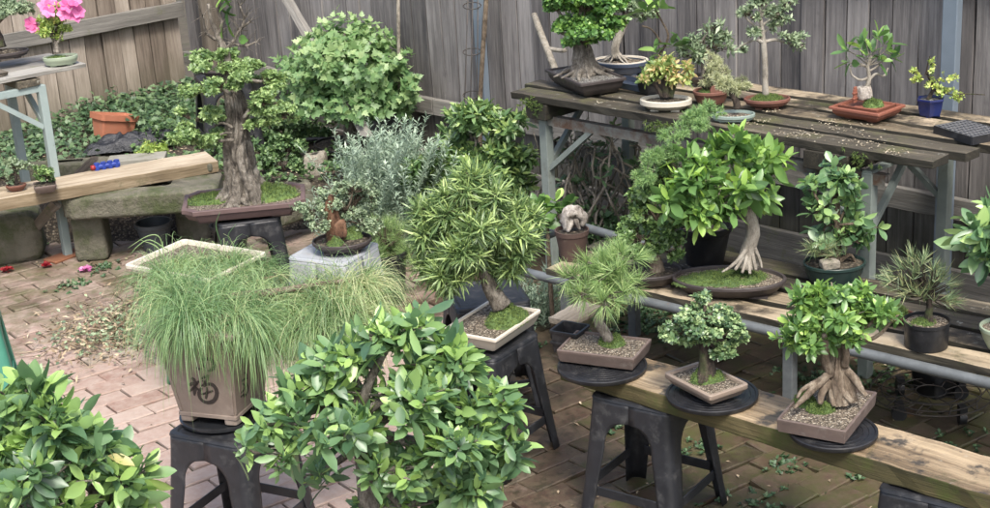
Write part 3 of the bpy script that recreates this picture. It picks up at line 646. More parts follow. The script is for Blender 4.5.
# round timber post in the corner, props and stakes leaning on the fence
def fpt(px, py, off=.12): r = ray(px, py); k = ((CORN+NR*off-EYEP)@NR)/(r@NR); return EYEP+r*k
b = MB(); p = fpt(214, 60, .22); tube(b, [A(p[0], p[1], .1), A(p[0]+.01, p[1], 1.0), A(p[0], p[1], 2.0)], [.075, .07, .065], 14, .04)
solo('timber_post', b, M['oldwood'], 'thick round greenish timber post standing in the corner of the two fences', 'post')
b = MB(); p0, p1 = fpt(318, 52, .30), fpt(284, -6, .10); plank(b, p0-(p1-p0)*(.55*(p0[2]-.12)/(p1[2]-p0[2])), p1, DR*.035, NR*.02, 12, .002, .4)
solo('leaning_timber', b, M['rail'], 'grey timber offcut leaning diagonally against the fence behind the maple', 'timber', smooth=False)
b = MB(); p0, p1 = fpt(400, 120, .16), fpt(398, -10, .12); tube(b, [A(p0[0], p0[1], .02), p0, p1], .011, 7, .05)
solo('garden_stake', b, M['twig_pale'], 'thin upright brown stake against the fence right of the maple', 'stake')
b = MB(); p0, p1 = fpt(480, 110, .25), fpt(487, -10, .14); tube(b, [A(p0[0]-.02, p0[1], .02), p0, p1], .014, 7, .05)
solo('garden_stake', b, M['twig'], 'dark stake leaning against the fence beside the wire rings', 'stake')
b = MB()
for (xa, ya), (xb, yb) in (((464, 130), (468, -8)), ((477, 130), (478, -8)), ((470, 126), (473, -8))):
    a_, b_ = fpt(xa, ya, .2), fpt(xb, yb, .2); tube(b, [A(a_[0], a_[1], .03), a_, b_], .0035, 5, 0, per=1)
for yy in (6, 52, 95):
    c = fpt(472, yy, .2); rr = 9/PX(c); tube(b, [c+A(rr*math.cos(a), rr*math.sin(a), .01*math.sin(a)) for a in np.linspace(0, 6.28, 13)], .003, 5, 0, per=2)
solo('plant_cage', b, M['wire'], 'tall wire plant cage with rings standing against the back fence', 'plant cage')
b = MB(); p0, p1 = fpt(555, 70, .3), fpt(534, 15, .12); d_ = p0-p1; tube(b, [p0+d_*1.2, p0, p1], [.022, .02, .017], 8, .06); tube(b, [p1+d_*.62, p1+d_*.62+DR*.10, p1+d_*.68+DR*.12+A(0, 0, .02)], .012, 6, .05)
solo('pale_branch', b, M['twig_pale'], 'pale forked stick leaning on the fence left of the big green bonsai', 'stick')

# ------------------------------------------------------------------ upper bench
UF = A(.116, 6.744, 0); uu = A(.692, -.722, 0); uv = A(.722, .692, 0)
def ub(s, v, z): return UF+uu*s+uv*v+A(0, 0, z)
UBZ = .95
t = thing('slatted_bench', 'long high bench of black mossy timber slats on grey steel legs along the fence', 'bench', ub(1.1, .35, 0))
for k, (s0, s1, m) in enumerate(((.0, 2.15, 'slat'), (-.06, 2.2, 'slat'), (.25, 2.62, 'slat_tan'), (-.02, 2.7, 'slat_tan'), (.1, 2.75, 'slat_tan'))):
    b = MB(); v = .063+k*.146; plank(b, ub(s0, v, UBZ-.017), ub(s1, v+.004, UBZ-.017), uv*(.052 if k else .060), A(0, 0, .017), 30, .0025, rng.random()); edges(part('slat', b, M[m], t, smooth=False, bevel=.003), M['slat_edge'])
for s, w2, m in ((.16, .065, 'slat'), (1.70, .10, 'slat')):
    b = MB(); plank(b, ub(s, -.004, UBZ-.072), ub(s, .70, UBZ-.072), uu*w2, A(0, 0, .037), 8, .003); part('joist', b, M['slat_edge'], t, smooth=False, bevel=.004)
for v in (.05, .64):
    b = MB(); box(b, ub(1.0, v, UBZ-.122), uu*.93, uv*.004, A(0, 0, .022)); box(b, ub(1.0, v+.02, UBZ-.104), uu*.93, uv*.018, A(0, 0, .003)); part('frame_rail', b, M['rusty'], t, smooth=False)
LEG = [(.16, .06), (1.86, .06), (.16, .64), (1.86, .64)]
for s, v in LEG:
    b = MB(); box(b, ub(s, v, .425), uu*.023, uv*.023, A(0, 0, .425)); part('leg', b, M['steel'], t, smooth=False, bevel=.003)
for s, v, sg in ((.16, .06, 1), (1.86, .64, -1), (.16, .64, 1), (1.86, .06, -1)):
    b = MB(); a_, c_ = ub(s+.02*sg, v, .60), ub(s+.30*sg, v, .825); dd = unit(c_-a_); box(b, (a_+c_)/2, dd*np.linalg.norm(c_-a_)/2, uv*.012, np.cross(dd, uv)*.012); part('brace', b, M['steel'], t, smooth=False)
for s in (.16, 1.86):
    b = MB(); a_, c_ = ub(s, .08, .62), ub(s, .33, .85); dd = unit(c_-a_); box(b, (a_+c_)/2, dd*np.linalg.norm(c_-a_)/2, uu*.012, np.cross(dd, uu)*.012); part('brace', b, M['steel'], t, smooth=False)
for s in (.16, 1.86):
    b = MB(); box(b, ub(s, .35, .853), uu*.02, uv*.31, A(0, 0, .006)); part('cross_rail', b, M['steel'], t, smooth=False)
ms = MB()
for s, v in ((.17, -.003), (.12, -.002), (.86, .0), (.9, .0), (.94, .0), (1.85, 0)):
    for _ in range(20):
        c = ub(s+rng.normal()*.03, v, UBZ-.05+rng.normal()*.018); needles(ms, c[None], -uv[None]*-1*0+A(0, 0, 1)[None]*.3-uv[None], 22, .014, .0011, 60)
part('moss', ms, M['moss'], t)
ls = MB()      # fallen blossom on the slats
for (px, py, rr, n) in ((828, 122, 9, 90), (757, 122, 14, 70), (800, 134, 26, 90), (862, 143, 22, 70), (762, 138, 10, 40), (890, 153, 14, 50), (605, 100, 22, 16), (772, 112, 8, 50), (850, 128, 30, 60)):
    c = at(px, py, UBZ+.002); P = c+np.stack([rng.normal(0, rr/PX(c)*.55, n), rng.normal(0, rr/PX(c)*.5, n), rng.uniform(0, .004, n)], -1)
    kk = [(p-UF)@uv for p in P]; P = P[[i for i, q in enumerate(kk) if (q % .146) < .12 and 0 < q < .7]]
    if len(P): leaves(ls, P, rng.normal(size=(len(P), 3))*A(1, 1, .1), A(0, 0, 1)+jit(len(P), .3), .010, .0032, 'small', .2, .1)
M['petal_pale'] = leafmat('pale_fallen_petal', (.14, .12, .08), (.24, .20, .14), (.34, .31, .23), rough=.7, trans=.1)
solo('fallen_petals', ls, M['petal_pale'], 'pale fallen petals scattered on the high black bench', 'petals', kind='stuff')

# ------------------------------------------------------------------ lower bench
lu = A(.747, -.665, 0); lv = A(.665, .747, 0); LF = at(540, 268, .45); LF[2] = 0
def lb(s, v, z): return LF+lu*s+lv*v+A(0, 0, z)
t = thing('slatted_bench', 'low bench of worn tan slats with a galvanised pipe along its front', 'bench', lb(1.0, .3, 0))
for k, (s0, s1, m) in enumerate(((.02, 2.3, 'slat_tan'), (-.03, 2.35, 'slat_tan'), (.0, 2.4, 'slat'), (.02, 2.4, 'slat'))):
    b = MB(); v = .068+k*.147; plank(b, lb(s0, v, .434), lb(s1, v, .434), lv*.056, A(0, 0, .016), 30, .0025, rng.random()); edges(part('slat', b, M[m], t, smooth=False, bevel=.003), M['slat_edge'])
b = MB(); tube(b, [at(503, 267, .405), at(745, 325, .405), at(1060, 400, .405)], .0195, 16, 0, per=6); part('front_pipe', b, M['pipe'], t)
b = MB(); tube(b, [at(577, 225, .44), at(640, 243, .44), at(720, 262, .42)], .0195, 14, 0); part('back_pipe', b, M['pipe'], t)
b = MB(); tube(b, [at(571, 226, .44), at(541, 238, .44), at(505, 258, .42)], .0195, 14, 0); part('side_pipe', b, M['pipe'], t)
for s, v in ((.10, .04), (1.13, .04), (2.1, .04), (.10, .5), (2.1, .5)):
    b = MB(); box(b, lb(s, v, .213), lu*.02, lv*.02, A(0, 0, .213)); part('leg', b, M['pipe'], t, smooth=False, bevel=.002)
for s in (.10, 1.13, 2.1):
    b = MB(); box(b, lb(s, .30, .413), lu*.018, lv*.27, A(0, 0, .012)); part('cross_rail', b, M['steel'], t, smooth=False)

# ------------------------------------------------------------------ plank on stools
PZ = .52
pf0, pf1, pb1 = at(559.5, 363.5, PZ), at(990, 495.6, PZ), at(990, 456, PZ); pd = unit(pf1-pf0); pn = A(-pd[1], pd[0], 0); pw = abs((pb1-pf1)@pn); 
if (pb1-pf1)@pn < 0: pn = -pn
pe = pf1+pd*.9; b = MB(); plank(b, (pf0+pn*pw/2)-A(0, 0, .03), pe+pn*pw/2-A(0, 0, .03), pn*pw/2, A(0, 0, .03), 40, .0022, .55)
sidef = MB()
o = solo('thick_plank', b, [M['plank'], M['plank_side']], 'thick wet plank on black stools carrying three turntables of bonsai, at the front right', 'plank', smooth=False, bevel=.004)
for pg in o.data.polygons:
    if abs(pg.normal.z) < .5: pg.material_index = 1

# ------------------------------------------------------------------ plastic stools
def make_stool(label, mat, h=.46, top=.145, base=.19, group=None):
    t = thing('plastic_stool', label, 'stool', (0, 0, 0), group); r = .028
    def ring_a(z): return top+(base-top)*(1-z/h)**1.15
    zs_leg = np.linspace(0, h-.012, 15)
    def inner_u(z):   # half width of the arch opening at height z
        za = h-.075; wbase = ring_a(0)-.052; wtop = ring_a(za)-.062
        if z >= za: return 0.0
        wv = wbase+(wtop-wbase)*min(1, z/(za-.10)); 
        if z > za-.10: wv *= math.sqrt(max(0, 1-((z-(za-.10))/.10)**2.4))
        return wv
    zs = sorted(set(list(np.linspace(0, h-.175, 6))+list(np.linspace(h-.175, h-.075, 14))+[h-.05, h-.025, h-.010]))
    for q in range(4):
        ca, sa = math.cos(q*math.pi/2), math.sin(q*math.pi/2); b = MB(); rows = []
        for z in zs:
            a = ring_a(z); iu = inner_u(z); row = []
            for k in range(5): u = iu+(a-r-iu)*k/4; row.append((a, u))
            for k in range(1, 6): th = k*math.pi/12; row.append((a-r+r*math.cos(th), a-r+r*math.sin(th)))
            for k in range(1, 5): u = (a-r)+(iu-(a-r))*k/4; row.append((u, a))
            rows.append([(x*ca-y*sa, x*sa+y*ca, z) for x, y in row])
        n = len(rows[0]); f = [(i*n+j, i*n+j+1, (i+1)*n+j+1, (i+1)*n+j) for i in range(len(rows)-1) for j in range(n-1)]
        b.add(np.array(rows).reshape(-1, 3), f); part('leg', b, mat, t, smooth=True, sharp=50, solid=.004)
    b = MB()
    rr_ = []
    for d, z in ((-.0, h-.0105), (-.003, h-.003), (-.010, h), (-.022, h-.001), (-.026, h-.005), (-.06, h-.005), (-.13, h-.005)):
        rr_.append(xf(ring('rect', top+.003, top+.003, d, 48, max(.004, r)), z, (0, 0, 0), 0))
    loft(b, rr_, close0=False, close1=True); part('seat', b, mat, t, smooth=True, sharp=40)
    for q in range(4):
        ca, sa = math.cos(q*math.pi/2), math.sin(q*math.pi/2); z = .125; a = ring_a(z)-.010; iu = inner_u(z)+.012
        b = MB(); box(b, A(a*ca, a*sa, z), A(0.003*ca, .003*sa, 0), A(-iu*sa, iu*ca, 0), A(0, 0, .017)); part('stretcher', b, mat, t, smooth=False, bevel=.002)
    return t
def copy_tree(o, parent=None):
    c = o.copy(); C.objects.link(c); c.parent = parent
    for ch in list(o.children): copy_tree(ch, c)
    return c
SG = 'black plastic stools among the bonsai'
def edge_rot(p, q): d = q-p; return math.atan2(d[1], d[0])
stool0 = make_stool('black plastic stool with crossbars holding up the left end of the thick plank', M['stool_black'], group=SG)
def put_stool(o, c, rot, label=None, z=0):
    o.location = (c[0], c[1], z); o.rotation_euler = (0, 0, rot)
    if label: o['label'] = label
    return o
def corner_centre(L, Fp, z=.46, half=.145):
    l, f = at(*L, z), at(*Fp, z); e = unit(f-l); n_ = A(-e[1], e[0], 0); n_ = n_ if n_[1] > 0 else -n_; return f-e*half+n_*half, math.atan2(e[1], e[0])
c, r = corner_centre((585, 393), (668, 412)); put_stool(stool0, c, r)
c, r = at(498, 332, .46), corner_centre((449, 352), (492, 360))[1]
ff, rr = at(493, 360, .46), at(531, 337, .46); e = unit(rr-ff); n_ = A(-e[1], e[0], 0); c = ff+e*.145+n_*.145; stC = c; stCr = math.atan2(e[1], e[0])
put_stool(copy_tree(stool0), c, stCr, 'scuffed black plastic stool under the cream rectangular pot, in the middle of the paving')
c, r = corner_centre((170, 430), (240, 443), .47); stA = c; put_stool(copy_tree(stool0), c, r, 'black plastic stool under the tall square pot with black brushed characters')
c, r = corner_centre((915, 495), (968, 513)); put_stool(copy_tree(stool0), c, stool0.rotation_euler.z, 'black plastic stool under the right end of the thick plank, cut by the photo edge')
c = rect3((186, 192), (180, 214), (305, 202), .535)[0]; put_stool(copy_tree(stool0), c, .25, 'black plastic stool under the purple brown tray of the big gnarled bonsai')
c = at(486, 292, .46); put_stool(copy_tree(stool0), c, .2, 'black plastic stool standing behind the feathery bonsai with the cream pot')
c = V(226, 108, 9.0); SB = c; put_stool(copy_tree(stool0), c, .35, 'black plastic stool in the garden bed behind the gnarled bonsai', z=bed_h(c[0], c[1])-.01)
GG = 'green plastic stools'
sg = make_stool('green plastic stool under the shallow cream tray of trailing pine', M['stool_green'], group=GG); c = at(203, 264, .46); TR = c; put_stool(sg, c, .04)
c = at(-42, 306, .46); put_stool(copy_tree(sg), c, .3, 'green plastic stool cut off by the left edge of the photo')
sw = make_stool('pale grey plastic stool holding a round pot with a rock planting', M['stool_white'])
l, f = at(286, 257, .46), at(345, 264, .46); e = unit(f-l); n_ = A(-e[1], e[0], 0); c = (l+f)/2+n_*.145; WS = c; put_stool(sw, c, math.atan2(e[1], e[0]))

# ------------------------------------------------------------------ turntables
def turntable(px, py, rpx, label, rot=0.0):
    c = at(px, py, PZ+.012); R0 = rpx/PX(c); b = MB(); c[2] = PZ
    t = thing('turntable', label, 'turntable', c, 'round black turntables on the plank')
    loft(b, [xf(ring('ell', R0, R0, d, 64), z, c, 0) for d, z in ((-.03, .0005), (-.004, .003), (0, .008), (0, .017), (-.003, .019), (-.008, .018), (-.010, .0145), (-.03, .0145), (-.10, .0145))], close1=True); part('disc', b, M['black_plastic'], t, sharp=40)
    b = MB()
    for k in range(7):
        r_ = .02+k*.0165
        if r_ < R0-.012: tube(b, [c+A(r_*math.cos(a), r_*math.sin(a), .0147) for a in np.linspace(0, 2*math.pi, 29)], .0013, 4, 0, per=1, cap=False)
    part('ribs', b, M['black_plastic'], t); return c+A(0, 0, .0158)
T1 = turntable(602, 366, 45, 'round black turntable on the left end of the plank, under the stiff-needled pine')
T2 = turntable(712, 394, 46, 'round ribbed black turntable on the middle of the plank, under the small round-headed bonsai')
T3 = turntable(833, 431, 44, 'round black turntable on the plank under the knobbly ficus in a square clay pot')

# ================================================================== LEFT BENCH, LEFT PLANK, SANDSTONE
LZ = 1.01
la_, lb_ = at(0, 80, LZ), at(86, 63.5, LZ); ld = unit(lb_-la_); ln = A(-ld[1], ld[0], 0); L0 = lb_-ld*2.2
t = thing('slatted_bench', 'high bench of thin weathered boards on a pale green steel frame at the left edge', 'bench', (L0+lb_)/2*A(1, 1, 0))
for k in range(3):
    b = MB(); e = lb_-ld*(0, .03, .0)[k]; plank(b, L0+ln*(.075+k*.155)-A(0, 0, .011), e+ln*(.075+k*.155)-A(0, 0, .011), ln*.072, A(0, 0, .011), 20, .003, rng.random()); part('slat', b, M['rail'], t, smooth=False, bevel=.002)
lg = at(68, 256, 0); sl = (lg-lb_)@ld; vl = (lg-lb_)@ln
def lf(s, v, z): q = lb_+ld*s+ln*v; return A(q[0], q[1], z)
for s, v in ((sl, vl), (sl-1.3, vl), (sl, vl+.42), (sl-1.3, vl+.42)):
    b = MB(); box(b, lf(s, v, .47), ld*.021, ln*.021, A(0, 0, .47)); p_ = part('leg', b, M['steel_light'], t, smooth=False, bevel=.003)
b = MB(); box(b, lf(sl-.65, vl, .925), ld*.66, ln*.018, A(0, 0, .018)); part('frame_rail', b, M['steel_light'], t, smooth=False, bevel=.002)
b = MB(); box(b, lf(sl-.65, vl+.42, .925), ld*.66, ln*.018, A(0, 0, .018)); part('frame_rail', b, M['steel_light'], t, smooth=False, bevel=.002)
for (sa, va, za), (sb_, vb, zb_) in (((sl-.02, vl, .72), (sl-.28, vl, .915)), ((sl, vl+.02, .72), (sl, vl+.26, .925))):
    b = MB(); a_, c_ = lf(sa, va, za), lf(sb_, vb, zb_); dd = unit(c_-a_); o_ = unit(np.cross(dd, A(0, 0, 1))); box(b, (a_+c_)/2, dd*np.linalg.norm(c_-a_)/2, o_*.013, np.cross(dd, o_)*.013); part('brace', b, M['steel_light'], t, smooth=False)
b = MB(); plank(b, lf(sl-.07, vl-.03, .962), lf(sl-.07, vl+.44, .962), ld*.06, A(0, 0, .019), 6, .003); part('joist', b, M['slat'], t, smooth=False, bevel=.003)
b = MB(); plank(b, lf(-1.5, .10, LZ+.012), lf(-.40, .16, LZ+.012), ln*.10, A(0, 0, .011), 14, .006, .3); plank(b, lf(-1.5, .14, LZ+.036), lf(-.44, .20, LZ+.036), ln*.085, A(0, 0, .011), 14, .006, .5)
solo('rough_board', b, M['oldwood'], 'two thin rotting boards stacked on the left bench under the dark round pot', 'board', smooth=False)
for s, v in ((sl, vl),):
    b = MB(); zbox(b, lf(s, v, .006), .12, .055, .006, .9); solo('paving_tile', b, M['rust_foot'], 'rusty red tile under the foot of the left bench', 'tile', smooth=False, bevel=.003)
b = MB(); c = at(14, 241, .008); zbox(b, c, .13, .06, .007, .9); solo('paving_tile', b, M['rust_foot'], 'rusty red tile lying on the paving at the far left', 'tile', smooth=False, bevel=.003)

QZ = .45
q0_, q1_, q2_ = at(0, 199, QZ), at(218, 160.6, QZ), at(203.6, 154.3, QZ); qd = unit(q1_-q0_); qn = A(-qd[1], qd[0], 0); qw = abs((q2_-q1_)@qn)*.5+.03
b = MB(); plank(b, q0_-qd*.8+qn*qw-A(0, 0, .032), q1_+qn*qw-A(0, 0, .032), qn*qw, A(0, 0, .032), 24, .002, .8)
M['plank_left_side'] = wood('brown_sawn_side', (.05, .035, .02), (.16, .12, .07), (.30, .24, .16), moss=.15, mosscol=(.07, .07, .03), grain=.6)
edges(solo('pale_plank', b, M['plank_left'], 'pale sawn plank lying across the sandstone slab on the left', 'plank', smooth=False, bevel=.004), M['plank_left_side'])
def rock(mb, c, hx, hy, hz, rot, sub=4, amp=.12, sq=2.6, seed=0):
    """rough squared stone"""
    n = 44; th = np.linspace(0, 2*np.pi, n, endpoint=False)+.1; rr = []
    for ph in np.linspace(-np.pi/2+.02, np.pi/2-.02, 24):
        def se(x, e): return np.sign(x)*np.abs(x)**(2/e)
        x = hx*se(np.cos(ph), sq+2)*se(np.cos(th), sq+2); y = hy*se(np.cos(ph), sq+2)*se(np.sin(th), sq+2); z = hz*se(np.sin(ph), sq+2)*np.ones(n)
        k = np.array([1+amp*nz(a*5/max(hx, .1)*.2+seed, b_*5+seed, zz*6)+amp*.45*nz(a*22, b_*22, zz*22+seed)+amp*.3*nz(a*60, b_*60, zz*60+seed) for a, b_, zz in zip(x, y, z)])
        rr.append(xf(np.stack([x*k, y*k], -1), z*k+amp*.1*hz, c, rot))
    loft(mb, rr, close0=True, close1=True)
sr = math.atan2(qd[1], qd[0])-.05
sA, sB = at(66, 219, .27), at(216, 208, .27); c = (sA+sB)/2; e = unit(sB-sA); en = A(-e[1], e[0], 0)
b = MB(); cc = c+en*.17; cc[2] = .32; rock(b, cc, np.linalg.norm(sB-sA)/2*1.04, .20, .065, math.atan2(e[1], e[0]), amp=.07, sq=6, seed=3)
solo('sandstone_slab', b, M['stone'], 'long mossy sandstone slab lying on two stone blocks under the pale plank', 'stone slab')
for (px, w2, lab) in ((92, .085, 'square mossy stone block under the left end of the sandstone slab'), (194, .085, 'square mossy stone block under the right end of the sandstone slab, beside the bucket')):
    a_ = at(px, 262 if px < 150 else 243, 0); b = MB(); cc = a_+en*.10; cc[2] = .126; rock(b, cc, w2, .09, .128, math.atan2(e[1], e[0]), amp=.05, sq=7, seed=px); solo('stone_block', b, M['stone'], lab, 'stone block')
b = MB(); cc = c-e*.9+en*.25; cc[2] = .13; rock(b, cc, .3, .16, .14, math.atan2(e[1], e[0])+.2, amp=.1, sq=5, seed=31); solo('edging_stone', b, M['stone'], 'dark mossy edging stone behind the foot of the left bench', 'stone')
for i, (px, py, hx, hy, hz, m, lab) in enumerate(((317, 180, .065, .05, .095, 'stone_pale', 'pale upright rock right of the purple brown tray'), (300, 196, .07, .06, .05, 'stone', 'low mossy stone beside the pale upright rock'),
      (292, 216, .20, .09, .045, 'stone', 'flat dark stone in the edging behind the grey stool'), (209, 166, .035, .03, .022, 'stone', 'small brown stone at the end of the pale plank'))):
    a_ = at(px, py, .13 if i < 3 else .42); cc = a_.copy(); cc[2] = (.13+hz*.7 if i < 3 else .42); b = MB(); rock(b, cc, hx, hy, hz, .4*i, amp=.16, sq=3.4, seed=40+i)
    solo('garden_rock', b, M[m], lab, 'rock')
# low wall pieces of the bed edge
ea, eb = at(20, 178, .20), at(112, 170, .20); e2 = unit(eb-ea); n2 = A(-e2[1], e2[0], 0)
b = MB(); rock(b, (ea+eb)/2*A(1, 1, 0)+n2*.05+A(0, 0, .20), np.linalg.norm(eb-ea)/2, .07, .065, math.atan2(e2[1], e2[0]), amp=.06, sq=6, seed=9); solo('sleeper_edging', b, M['stone'], 'mossy timber sleeper edging the bed behind the pale plank', 'sleeper')
ea = at(137, 158, .27); b = MB(); zbox(b, (ea[0], ea[1], .235), .17, .075, .045, math.atan2(e2[1], e2[0])); solo('concrete_block', b, M['concrete'], 'pale concrete block behind the pale plank, right of the mossy sleeper', 'block', smooth=False, bevel=.006)
a_, c_ = at(78, 174, .28), at(92, 161, .34); b = MB(); plank(b, a_, c_+(c_-a_)*.2, A(.02, 0, .0), A(0, .008, .01), 6, .002); solo('old_stake', b, M['oldwood'], 'short broken grey stake lying behind the pale plank', 'stake', smooth=False)
a_, c_ = at(19, 247, .02), at(56, 203, .36); b = MB(); dd = unit(c_-a_); o_ = unit(np.cross(dd, A(0, 1, 0))); plank(b, a_, c_, o_*.026, np.cross(dd, o_)*.014, 9, .002, .3); solo('prop_stick', b, M['oldwood'], 'old batten leaning diagonally under the pale plank', 'batten', smooth=False)
# blue bottle rack on the plank
a_ = at(108, 171, QZ); t = thing('blue_cap', 'bright blue plastic sprinkler with red tip lying behind the pale plank', 'sprinkler', (a_+qn*.06)*A(1, 1, 0)+A(0, 0, QZ)); b = MB(); cc = a_+qn*.05+A(0, 0, .018)
tube(b, [cc-qd*.055, cc+qd*.075], .016, 12, 0)
for k in range(4): tube(b, [cc+qd*(-.045+.035*k)-A(0, 0, .016), cc+qd*(-.045+.035*k)+A(0, 0, .022)], [.017, .015], 10, 0)
part('body', b, M['blue'], t, sharp=40); b = MB(); tube(b, [cc-qd*.078, cc-qd*.055], [.013, .015], 10, 0); part('tip', b, M['redp'], t)

def bucket(px, py, z, r0, h, label, name='bucket', mat='rubber', fill=None):
    c = at(px, py, z); t = thing(name, label, 'pot' if name != 'bucket' else 'bucket', c); b = MB()
    loft(b, [xf(ring('ell', r0, r0, d, 40), zz, c, 0) for d, zz in ((-.03, .0), (-.004, h-.03), (0, h-.028), (.006, h-.02), (.006, h), (-.003, h), (-.005, h-.03), (-.03, .01))], close1=True); part('shell', b, M[mat], t, sharp=40)
    if fill: b = MB(); loft(b, [xf(ring('ell', r0-.008, r0-.008, -s, 40), h-.03, c, 0) for s in (0, r0*.5)], close0=False, close1=True); part('soil', b, M[fill], t)
    return t, c
bucket(157, 250, 0, .095, .16, 'dark grey bucket standing under the sandstone slab')
bucket(233, 254, 0, .10, .17, 'black nursery pot standing empty under the purple brown tray', 'nursery_pot', 'black_plastic')
# tipped terracotta trough
c = at(113, 137, .20); t = thing('terracotta_trough', 'terracotta trough tipped over in the ivy by the left fence', 'planter', c); b = MB(); q = MB()
rt_ = Matrix.Rotation(math.radians(-14), 3, Vector(NL)); rz = math.atan2(DL[1], DL[0])
def tip(rings): return [np.array([list(rt_ @ Vector(p-c)) for p in r])+c for r in rings]
loft(b, tip([xf(ring('rect', .135, .09, d, 48, .02), z, c, rz) for d, z in ((-.03, 0), (-.012, .11), (0, .112), (.002, .15), (-.01, .15), (-.02, .10), (-.04, .02))]), close1=True); part('trough', b, M['terracotta'], t, sharp=40)
# crumpled black sheet
b = MB(); n = 46; c = at(140, 146, .20); rr = []
for k, s in enumerate(np.linspace(1, .02, 16)):
    q = ring('ell', .34*s, .10*s, 0, n); q = q*(1+.3*np.array([nz(x*9, y*9, 4) for x, y in q]))[:, None]; zz = np.array([.085*(1-s**4)*(1+.5*nz(x*14, y*20, 1))+.02*nz(x*40, y*40, 2) for x, y in q]); rr.append(xf(q, zz, c, .35))
loft(b, rr, close0=False, close1=True); solo('plastic_sheet', b, M['bag'], 'crumpled black plastic sheet in the bed behind the pale plank', 'plastic sheet')

# ------------------------------------------------------------------ ivy along the left fence and corner (ground cover)
b = MB(); n = 5200; s = rng.random(n)*3.6; off = rng.random(n)**1.4*.95+.03; P = CORN+DL*s[:, None]+NL*off[:, None]
hump = .22*np.exp(-off/.35)*(.55+.45*np.sin(s*2.1+1.0))*np.where(s < .6, .6, 1)+.03
P[:, 2] = np.array([bed_h(x, y) for x, y in P[:, :2]])+hump*(.35+.65*rng.random(n))
P2 = CORN+DR*(rng.random(900)*1.3)[:, None]+NR*(rng.random(900)*.9+.05)[:, None]; P2[:, 2] = .18+rng.random(900)*.16
P = np.vstack([P, P2]); n = len(P); d = rng.normal(size=(n, 3))*A(1, 1, .35); leaves(b, P, d, A(0, 0, 1)+NL*.5+jit(n, .35), .046*(.6+.6*rng.random(n)), .020*(.6+.6*rng.random(n)), 'lobed', .2, .15)
m = rng.random(n) < .3; twigs(b, P[m]-A(0, 0, .05), P[m], .002, .001)
solo('ivy', b, M['ivy'], 'dark green ivy spreading over the bed along the left fence', 'ivy', kind='stuff')
# low greenery of the bed (mixed ground plants between the corner and the maple)
b = MB(); n = 2600; x = rng.uniform(-2.2, -.1, n); y = rng.uniform(8.05, 9.6, n); ok = np.array([sd_fence((a, c)) > .15 for a, c in zip(x, y)]); x, y = x[ok], y[ok]; n = len(x)
dens = np.array([nz(a*2.2, c*2.2, 8) for a, c in zip(x, y)]) > -.12; x, y = x[dens], y[dens]; n = len(x)
P = np.stack([x, y, np.array([bed_h(a, c) for a, c in zip(x, y)])+rng.random(n)*.10], -1); rosettes(b, P, A(0, 0, 1)+jit(n, .4), 5, .030, .40, 'small', (30, 80))
solo('ground_cover', b, M['undergreen'], 'low small-leaved ground cover in the bed between the gnarled bonsai and the maple', 'ground cover', kind='stuff')
# leaf litter and weeds on the paving and bed
b = MB(); n = 2400; x = rng.uniform(-3.2, 2.4, n); y = rng.uniform(3.6, 9.3, n); keep = [(sd_fence((a, c)) > .15 and (c > 7.4 or rng.random() < (.16 if a < .1 else .5))) for a, c in zip(x, y)]; x, y = x[keep], y[keep]; n = len(x)
P = np.stack([x, y, np.array([bed_h(a, c) if c > 7.6 else 0 for a, c in zip(x, y)])+.006], -1); leaves(b, P, rng.normal(size=(n, 3))*A(1, 1, .15), A(0, 0, 1)+jit(n, .35), .012+.022*rng.random(n)**2, .005, 'small', .3, .1)
c = at(122, 331, 0); n = 900; P = c+rng.normal(size=(n, 3))*A(.17, .20, 0)+A(0, 0, .006); P[:, 2] += np.abs(rng.normal(0, .018, n)); leaves(b, P, rng.normal(size=(n, 3))*A(1, 1, .35), A(0, 0, 1)+jit(n, .6), .035*(.5+rng.random(n)), .006, 'small', .3, .2); twigs(b, P[:260], P[:260]+rng.normal(size=(260, 3))*A(.06, .06, .012), .0016, .001)
solo('leaf_litter', b, M['drygrass'], 'dry leaf litter scattered on the bricks, thickest in a heap left of the tall pot', 'leaf litter', kind='stuff')
b = MB(); n = 700; P = c+rng.normal(size=(n, 3))*A(.15, .17, 0)+A(0, 0, .01); P[:, 2] += np.abs(rng.normal(0, .02, n)); leaves(b, P, rng.normal(size=(n, 3))*A(1, 1, .4), A(0, 0, 1)+jit(n, .6), .026, .007, 'small', .3, .2)
solo('pruned_clippings', b, M['olive'], 'heap of green clippings on the bricks left of the tall square pot', 'clippings', kind='stuff')
b = MB(); W_ = []
for (px, py, rr, n) in ((788, 466, .035, 34), (655, 300, .08, 120), (690, 325, .10, 150), (640, 320, .09, 130), (610, 430, .03, 20), (660, 455, .03, 16), (805, 380, .07, 60), (875, 375, .10, 90), (700, 450, .04, 14), (520, 300, .1, 60), (535, 345, .03, 10), (75, 285, .05, 30), (148, 290, .04, 24), (105, 268, .05, 30), (60, 235, .06, 24), (850, 470, .04, 16), (755, 500, .05, 18), (940, 450, .08, 30)):
    c = at(px, py, 0); P = c+rng.normal(size=(n, 3))*A(rr, rr, 0)+A(0, 0, .004); rosettes(b, P, A(0, 0, 1)+jit(n, .3), 6, .020, .32, 'small', (40, 85))
solo('weeds', b, M['ivy'], 'small green weeds growing between the paving bricks', 'weeds', kind='stuff')
b = MB(); n = 16000; x = rng.uniform(-3.2, 2.2, n); y = rng.uniform(3.4, 7.9, n); w_ = np.array([sst(a, -.1, .5)*.55+.30*sst(c, 6.3, 7.2)+(.5*nz(a*2.5, c*2.5, 5)) for a, c in zip(x, y)]); ok = (w_ > .38) & np.array([sd_fence((a, c)) > .12 for a, c in zip(x, y)])
